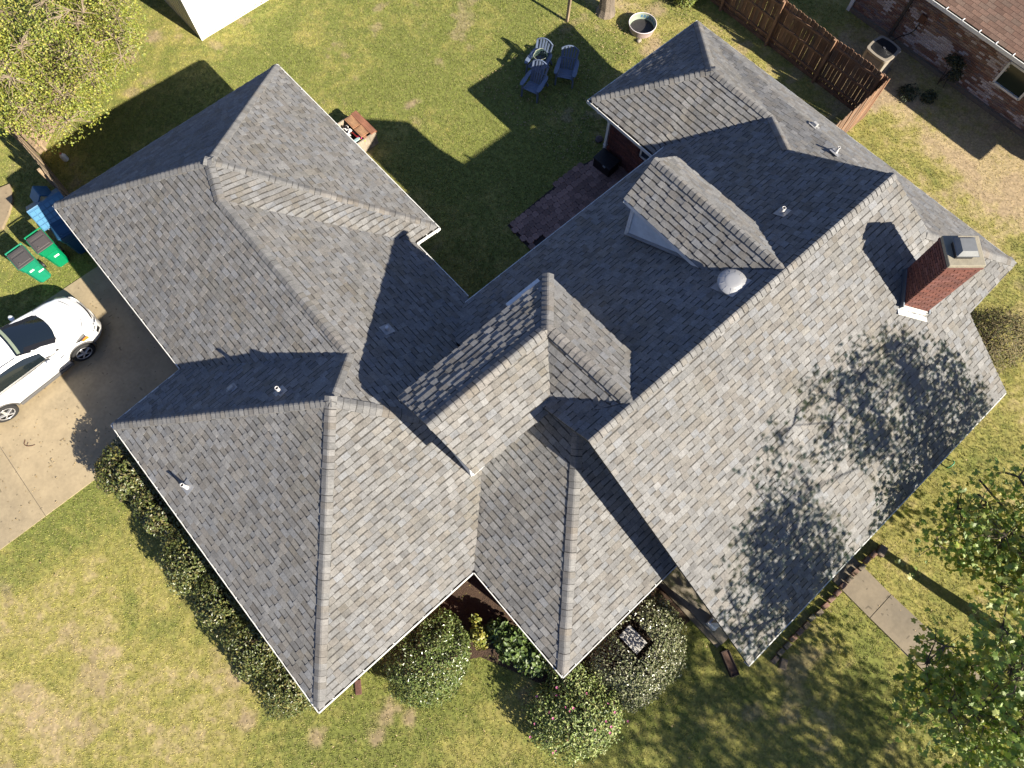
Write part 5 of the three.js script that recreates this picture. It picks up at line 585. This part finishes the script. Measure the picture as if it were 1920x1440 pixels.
// lobes: [x, y, z, rx, ry, rz] in the shrub's own frame
function shrub({ name = 'shrub', label, category = 'shrub', at, lobes, n, leaf = [0.06, 0.035], tones, rough = 0.4, seed, hole, shell = 0.32, group, stemTone = [0.10, 0.07, 0.045], flowers, spread = 0.9, wild, boxy }) {
  const r = rng(seed), t = thing(name, label, category, [at[0], 0, at[1]], 0, group), list = [], tot = lobes.reduce((s, l) => s + l[3] * l[5], 0);
  const tips = [];
  for (const [li, l] of lobes.entries()) { const cnt = Math.round(n * l[3] * l[5] / tot); for (let i = 0; i < cnt; i++) {
    const u = rr(r, -0.45, 1), a = r() * 6.283, s = Math.sqrt(1 - u * u); const d = V3(s * Math.cos(a), u, s * Math.sin(a)); if (boxy) { const e = boxy, w = (v) => Math.sign(v) * Math.pow(Math.abs(v), e); d.set(w(d.x), w(d.y), w(d.z)); } const bump = 0.80 + (wild || 0.42) * (fbm(Math.cos(a) * 2.2 + d.y * 2 + seed, Math.sin(a) * 2.2 - d.y * 2 + li * 7, 3, 7) - 0.1); const k = bump * (1 - shell * Math.pow(r(), 1.7)); const p = V3(l[0] + d.x * l[3] * k, l[1] + d.y * l[4] * k, l[2] + d.z * l[5] * k); if (p.y < 0.05) continue; if (hole && hole(p)) continue;
    let inside = false; for (const [mi, m] of lobes.entries()) if (mi !== li) { const q = ((p.x - m[0]) / m[3]) ** 2 + ((p.y - m[1]) / m[4]) ** 2 + ((p.z - m[2]) / m[5]) ** 2; if (q < 0.5) inside = true; } if (inside) continue;
    const c = tones[Math.floor(r() * tones.length)], b = rr(r, 0.7, 1.35), sc = rr(r, 0.7, 1.25); list.push({ p, q: orient(r, d, spread), s: V3(sc, sc, sc), c: c.map((v) => v * b) }); if (i % 160 === 0) tips.push(p.clone()); } }
  leavesMesh('leaves', leafGeo(leaf[0], leaf[1]), leafMat(rough), list, t);
  const st = []; for (const p of tips) { const l = lobes[Math.floor(r() * lobes.length)]; const b = [l[0] * 0.6 + rr(r, -0.1, 0.1), 0, l[2] * 0.6 + rr(r, -0.1, 0.1)], m = [(b[0] + p.x) / 2 + rr(r, -0.1, 0.1), p.y * 0.55, (b[2] + p.z) / 2 + rr(r, -0.1, 0.1)]; st.push(limb(b, m, 0.016, 0.011, 5), limb(m, p.toArray(), 0.011, 0.004, 5)); } if (st.length) part(t, 'stem', st, mat({ color: stemTone, map: T.plain, roughness: 0.95 }));
  if (flowers) { const g = []; for (let i = 0; i < flowers.n; i++) { const o = list[Math.floor(r() * list.length)]; if (o.p.y < 0.4) { i--; continue; } for (let k = 0; k < 6; k++) { const pe = leafGeo(0.036, 0.026, 0.3); pe.rotateX(-0.35); pe.rotateY(k * 1.047); pe.translate(o.p.x, o.p.y + 0.05, o.p.z); g.push(pe); } } part(t, 'flower', g, mat({ color: flowers.c, roughness: 0.6, side: THREE.DoubleSide })).userData.kind = 'stuff'; }
  return t;
}
const HOLLY = [[0.12, 0.145, 0.036], [0.15, 0.17, 0.042], [0.085, 0.11, 0.030], [0.20, 0.18, 0.055], [0.125, 0.105, 0.045]], BOX = [[0.13, 0.18, 0.042], [0.17, 0.22, 0.055], [0.10, 0.145, 0.038], [0.22, 0.24, 0.085]];
const HG = 'dark clipped shrubs along the wall beside the driveway';
shrub({ label: 'dark rounded shrub at the upper end of the hedge, touching the driveway', at: [-4.82, -10.15], lobes: [[0, 0.55, 0, 0.86, 0.80, 0.88], [0.1, 0.55, 0.7, 0.6, 0.65, 0.6]], n: 10075, leaf: [0.084, 0.052], tones: HOLLY, seed: 201, group: HG, boxy: 0.72, wild: 0.5 });
shrub({ label: 'dark rounded shrub second from the driveway, ahead of the gap in the hedge', at: [-4.68, -8.72], lobes: [[0, 0.5, 0, 0.82, 0.76, 0.82]], n: 7130, leaf: [0.084, 0.052], tones: HOLLY, seed: 202, group: HG, boxy: 0.72, wild: 0.5 });
shrub({ label: 'dark rounded shrub right after the gap in the hedge', at: [-4.82, -7.05], lobes: [[0, 0.6, 0, 0.86, 0.80, 0.85], [0.0, 0.5, 0.75, 0.70, 0.66, 0.6]], n: 10850, leaf: [0.073, 0.041], tones: HOLLY.slice(0, 4), seed: 203, group: HG, boxy: 0.72, wild: 0.5 });
shrub({ label: 'dark rounded shrub in the middle of the hedge row', at: [-4.74, -5.62], lobes: [[0, 0.55, 0, 0.84, 0.75, 0.75]], n: 7440, leaf: [0.073, 0.041], tones: HOLLY.slice(0, 4), seed: 204, group: HG, boxy: 0.72, wild: 0.5 });
shrub({ label: 'dark rounded shrub second from the lower end of the hedge row', at: [-4.74, -4.22], lobes: [[0, 0.55, 0, 0.86, 0.78, 0.86]], n: 8060, leaf: [0.069, 0.039], tones: HOLLY.slice(0, 4), seed: 205, group: HG, boxy: 0.72, wild: 0.5 });
shrub({ label: 'dark rounded shrub at the lowest end of the hedge row by the roof corner', at: [-4.74, -2.98], lobes: [[0, 0.5, 0, 0.82, 0.72, 0.76], [0.25, 0.3, 0.55, 0.5, 0.4, 0.4]], n: 8060, leaf: [0.069, 0.039], tones: HOLLY.slice(0, 4), seed: 206, group: HG, boxy: 0.72, wild: 0.5 });
shrub({ label: 'large glossy dome shaped shrub below the long lower left eave', at: [-1.86, -1.02], lobes: [[0, 0.6, 0, 1.08, 0.95, 1.0], [0.35, 0.55, -0.3, 0.75, 0.8, 0.7]], n: 17050, leaf: [0.062, 0.037], tones: BOX, rough: 0.28, seed: 207, wild: 0.5, shell: 0.2 });
shrub({ name: 'rose_bush', label: 'light green bush with pink flowers below the pointed roof corner', category: 'bush', at: [0.05, 2.35], lobes: [[0, 0.5, 0.1, 0.9, 0.62, 0.85], [-0.45, 0.4, -0.5, 0.5, 0.45, 0.5], [0.5, 0.4, -0.75, 0.45, 0.5, 0.6], [-0.85, 0.32, -0.2, 0.35, 0.34, 0.35], [0.3, 0.45, 0.5, 0.6, 0.55, 0.5]], n: 11160, leaf: [0.073, 0.041], tones: [[0.21, 0.28, 0.065], [0.28, 0.35, 0.09], [0.15, 0.21, 0.05], [0.35, 0.37, 0.13]], rough: 0.5, seed: 208, wild: 0.85, flowers: { n: 42, c: [0.62, 0.17, 0.32] }, shell: 0.5 });
shrub({ label: 'big pale speckled round bush with a grey bench inside it', at: [2.2, 2.35], lobes: [[0, 0.6, 0, 1.25, 0.85, 1.0], [0.45, 0.6, -0.35, 0.95, 0.8, 0.85], [-0.5, 0.45, 0.4, 0.75, 0.6, 0.65]], n: 19375, leaf: [0.056, 0.039], tones: [[0.19, 0.21, 0.095], [0.25, 0.26, 0.13], [0.33, 0.32, 0.20], [0.14, 0.165, 0.07]], rough: 0.25, seed: 209, wild: 0.55, shell: 0.22, hole: (p) => p.y > 0.6 && Math.abs(p.x - 0.07) < 0.3 && Math.abs(p.z + 0.36) < 0.4 });
shrub({ name: 'young_shrub', label: 'small yellow green shrub on bare soil between the two front roof corners', at: [-0.58, -0.62], lobes: [[0, 0.35, 0, 0.22, 0.38, 0.28], [0.2, 0.45, -0.35, 0.12, 0.2, 0.14], [-0.05, 0.25, 0.15, 0.2, 0.2, 0.18]], n: 651, leaf: [0.101, 0.069], tones: [[0.27, 0.27, 0.04], [0.20, 0.23, 0.035], [0.33, 0.29, 0.05]], rough: 0.5, seed: 210, shell: 0.8 });
shrub({ name: 'leafy_shrub', label: 'sprawling bright green leafy shrub under the edge of the pointed roof', at: [-0.1, 0.12], lobes: [[0, 0.4, 0, 0.42, 0.45, 0.5], [0.15, 0.35, 0.6, 0.38, 0.4, 0.42], [0.0, 0.35, -0.5, 0.3, 0.4, 0.3]], n: 2325, leaf: [0.123, 0.081], tones: [[0.10, 0.16, 0.035], [0.13, 0.19, 0.04], [0.07, 0.115, 0.03]], rough: 0.45, seed: 211, shell: 0.8 });
shrub({ label: 'brown dry looking bush against the right end of the house', at: [15.6, 3.0], lobes: [[0, 0.7, 0, 1.35, 1.1, 0.95], [0.7, 0.5, 0.4, 0.9, 0.75, 0.8], [-0.9, 0.45, 0.35, 0.6, 0.65, 0.7]], n: 11625, leaf: [0.078, 0.025], tones: [[0.16, 0.125, 0.045], [0.20, 0.15, 0.06], [0.11, 0.095, 0.035], [0.12, 0.13, 0.035], [0.24, 0.19, 0.085]], rough: 0.75, seed: 212, shell: 0.55, stemTone: [0.16, 0.11, 0.07] });
shrub({ label: 'low bright green shrub in front of the dark fence at the top edge', at: [19.2, -12.4], lobes: [[0, 0.4, 0, 0.5, 0.5, 0.7]], n: 2325, leaf: [0.090, 0.052], tones: [[0.20, 0.25, 0.04], [0.26, 0.30, 0.05], [0.15, 0.2, 0.04]], rough: 0.5, seed: 213, shell: 0.5 });
shrub({ name: 'wall_plant', label: 'small dark leafy plant growing against the neighbouring brick wall', category: 'plant', at: [23.15, -3.75], lobes: [[0, 0.95, 0, 0.2, 0.22, 0.35], [-0.05, 0.6, 0.25, 0.2, 0.3, 0.22]], n: 651, leaf: [0.101, 0.057], tones: [[0.035, 0.05, 0.02], [0.05, 0.06, 0.025]], rough: 0.6, seed: 214, shell: 0.8 });
for (const [x, z, s, l] of [[21.9, -4.2, 0.42, 'dark weed clump on bare ground right beside the cooling unit'], [22.3, -3.6, 0.3, 'small dark weed on bare ground farther from the cooling unit']]) shrub({ name: 'weed', label: l, category: 'weed', at: [x, z], lobes: [[0, 0.1, 0, s, 0.16, s * 0.8]], n: 372, leaf: [0.090, 0.040], tones: [[0.04, 0.06, 0.02], [0.06, 0.08, 0.03]], rough: 0.6, seed: 215 + x, shell: 0.9 });

// trees: trunk, forking limbs, leaves in clumps at the twig ends
function tree({ name, label, at, trunk, r0, crowns, clumps, per, leaf, tones, rough = 0.55, seed, bark, lean = [0, 0], multi = 1, clumpR = 0.3, lobesN = 0, gap = 0.45, tr = 0.25 }) {
  const r = rng(seed), t = thing(name, label, 'tree', [at[0], 0, at[1]]); const wood = [], centres = []; const vol = crowns.reduce((s, c) => s + c[3] * c[4] * c[5], 0);
  for (const c of crowns) { const n = Math.round(clumps * c[3] * c[4] * c[5] / vol); let g = 0; for (let i = 0; i < n && g < n * 20; g++) { const d = V3(rr(r, -1, 1), rr(r, -1, 1), rr(r, -1, 1)), q = d.length(); if (q > 1 || q < 0.25) continue; const p = V3(c[0] + d.x * c[3], c[1] + d.y * c[4], c[2] + d.z * c[5]); if (fbm(p.x * 0.55 + seed, p.z * 0.55 + p.y * 0.6, 3, 9) < gap) continue; centres.push(p); i++; } }
  const tops = []; for (let k = 0; k < multi; k++) { const a = k / multi * 6.283 + 0.5, o = multi > 1 ? 0.16 : 0; const b = V3(Math.cos(a) * o, 0, Math.sin(a) * o), e = V3(lean[0] + Math.cos(a) * o * 5 * (multi > 1), trunk, lean[1] + Math.sin(a) * o * 5 * (multi > 1)); const m = b.clone().lerp(e, 0.5).add(V3(rr(r, -0.08, 0.08), 0, rr(r, -0.08, 0.08))); wood.push(limb([b.x, -0.05, b.z], [b.x + 0.01, 0.25, b.z], r0 * 1.5, r0 * 1.08, 10), limb([b.x + 0.01, 0.22, b.z], m.toArray(), r0 * 1.1, r0 * 0.9, 10), limb(m.toArray(), e.toArray(), r0 * 0.9, r0 * 0.7, 10)); tops.push(e); }
  part(t, 'trunk', wood, bark); const limbs = [], nodes = []; const main = []; const NM = 5 + Math.floor(crowns.length * 3);
  for (let i = 0; i < NM; i++) { const c = crowns[i % crowns.length], b = tops[i % tops.length]; const a = i * 2.4 + seed, e = V3(c[0] + Math.cos(a) * c[3] * 0.62, c[1] + rr(r, -0.35, 0.5) * c[4], c[2] + Math.sin(a) * c[5] * 0.62); let p = b.clone(), rad = r0 * 0.55; for (let s = 1; s <= 4; s++) { const q = b.clone().lerp(e, s / 4).add(V3(rr(r, -0.16, 0.16), rr(r, -0.1, 0.22), rr(r, -0.16, 0.16))); limbs.push(limb(p.toArray(), q.toArray(), rad, rad * 0.72, 7)); rad *= 0.72; p = q; nodes.push(q.clone()); } }
  for (const p of centres) { let best = null, bd = 1e9; for (const n of nodes) { const d = n.distanceToSquared(p); if (d < bd) { bd = d; best = n; } } const m = best.clone().lerp(p, 0.55).add(V3(rr(r, -0.1, 0.1), rr(r, 0.0, 0.15), rr(r, -0.1, 0.1))); limbs.push(limb(best.toArray(), m.toArray(), r0 * 0.085 + 0.006, 0.010, 5), limb(m.toArray(), p.toArray(), 0.010, 0.004, 4)); if (bd > 0.8) nodes.push(m); }
  part(t, 'limb', limbs, bark); const list = []; for (const p of centres) { const tint = rr(r, 0.8, 1.25); for (let i = 0; i < per; i++) { const d = V3(rr(r, -1, 1), rr(r, -0.7, 0.7), rr(r, -1, 1)); if (d.length() > 1) d.normalize(); const c = tones[Math.floor(r() * tones.length)], b = rr(r, 0.8, 1.25) * tint, s = rr(r, 0.65, 1.2); list.push({ p: p.clone().addScaledVector(d, clumpR), q: orient(r, V3(d.x * 0.5, 0.6, d.z * 0.5), 0.7, 0.2), s: V3(s, s, s), c: c.map((v) => v * b) }); } }
  leavesMesh('crown', leafGeo(leaf[0], leaf[1], 0.2, lobesN), leafMat(rough, tr), list, t); return t;
}
const barkG = mat({ color: [0.20, 0.155, 0.115], map: T.wood, roughness: 0.95, bumpMap: T.fine, bumpScale: 0.01 }), barkT = mat({ color: [0.40, 0.31, 0.21], map: T.plain, roughness: 0.9 });
tree({ name: 'maple_tree', label: 'green leafed tree on the right whose crown overhangs the front walk', at: [9.85, 8.9], trunk: 2.6, r0: 0.17, crowns: [[-0.2, 5.9, -0.6, 4.4, 2.8, 3.6], [-3.6, 5.1, -1.0, 1.8, 1.7, 1.6], [1.0, 2.6, -3.0, 2.0, 1.3, 1.5], [-1.0, 3.0, -2.6, 2.0, 1.3, 1.6], [-2.8, 3.2, -1.9, 1.9, 1.3, 1.5], [-4.1, 3.2, -1.0, 1.6, 1.2, 1.4], [-2.2, 2.8, -0.4, 1.9, 1.2, 1.6], [0.4, 3.0, -1.2, 2.0, 1.2, 1.6]], clumps: 1250, per: 12, leaf: [0.16, 0.17], tones: [[0.30, 0.46, 0.05], [0.38, 0.52, 0.07], [0.48, 0.56, 0.09], [0.62, 0.60, 0.10], [0.24, 0.38, 0.045]], seed: 301, bark: barkG, lobesN: 5, clumpR: 0.40, gap: 0.47, tr: 0.5 });
tree({ name: 'spring_tree', label: 'yellow green many stemmed tree filling the top left corner', at: [0.2, -23.3], trunk: 1.5, r0: 0.075, multi: 7, crowns: [[0.3, 3.0, 1.5, 3.0, 1.7, 2.2], [-1.4, 3.2, 0.8, 2.0, 1.6, 2.0], [1.9, 2.8, 0.6, 1.7, 1.4, 1.7], [-0.5, 2.2, 2.6, 1.6, 1.0, 1.0]], clumps: 1500, per: 26, leaf: [0.066, 0.050], tones: [[0.36, 0.41, 0.05], [0.43, 0.44, 0.06], [0.28, 0.34, 0.04], [0.48, 0.44, 0.08], [0.24, 0.29, 0.04]], seed: 302, bark: barkT, clumpR: 0.30, gap: 0.44, tr: 0.3 });
tree({ name: 'shade_tree', label: 'tree past the bottom edge that throws dappled shade on the front lawn', at: [4.9, 16.8], trunk: 2.8, r0: 0.2, crowns: [[0, 6.0, 0, 3.6, 2.5, 3.4], [-1.6, 5.0, 0.6, 2.2, 1.6, 2.2]], clumps: 700, per: 14, leaf: [0.16, 0.16], tones: [[0.10, 0.20, 0.025], [0.16, 0.25, 0.03]], seed: 303, bark: barkG, lobesN: 5, clumpR: 0.38, gap: 0.40, tr: 0.3 });
tree({ name: 'yard_tree', label: 'tree with a thick pale trunk at the top edge beside the wading pool', at: [16.72, -13.75], trunk: 3.6, r0: 0.26, crowns: [[0.4, 6.6, -0.6, 2.6, 1.7, 2.6]], clumps: 160, per: 14, leaf: [0.15, 0.15], tones: [[0.12, 0.20, 0.03], [0.16, 0.24, 0.03]], seed: 304, bark: mat({ color: [0.36, 0.29, 0.22], map: T.wood, roughness: 0.95, bumpMap: T.fine, bumpScale: 0.015 }), lobesN: 5, clumpR: 0.36, gap: 0.4 });
{ // leaves that have blown on to the lawn
  const r = rng(77), list = []; for (let i = 0; i < 2600; i++) { const a = r() < 0.6 ? [rr(r, 11, 19.5), rr(r, -14.5, -9.5)] : r() < 0.3 ? [rr(r, -9, -2), rr(r, -16.5, -11)] : [rr(r, -9, 13), rr(r, -10, 10)]; if (HOUSE.some((h) => inPoly(a[0], a[1], h))) continue; const s = rr(r, 0.5, 1.1); list.push({ p: V3(a[0], 0.035 + r() * 0.02, a[1]), q: orient(r, V3(0, 1, 0), 0.4), s: V3(s, s, s), c: mix([0.42, 0.30, 0.14], [0.52, 0.40, 0.22], r()) }); }
  const im = leavesMesh('fallen_leaves', leafGeo(0.055, 0.04, 0.3), leafMat(0.8), list, scene); tag(im, 'small dry tan leaves scattered over the back and front lawns', 'fallen leaves');
}

renderer.render(scene, camera);
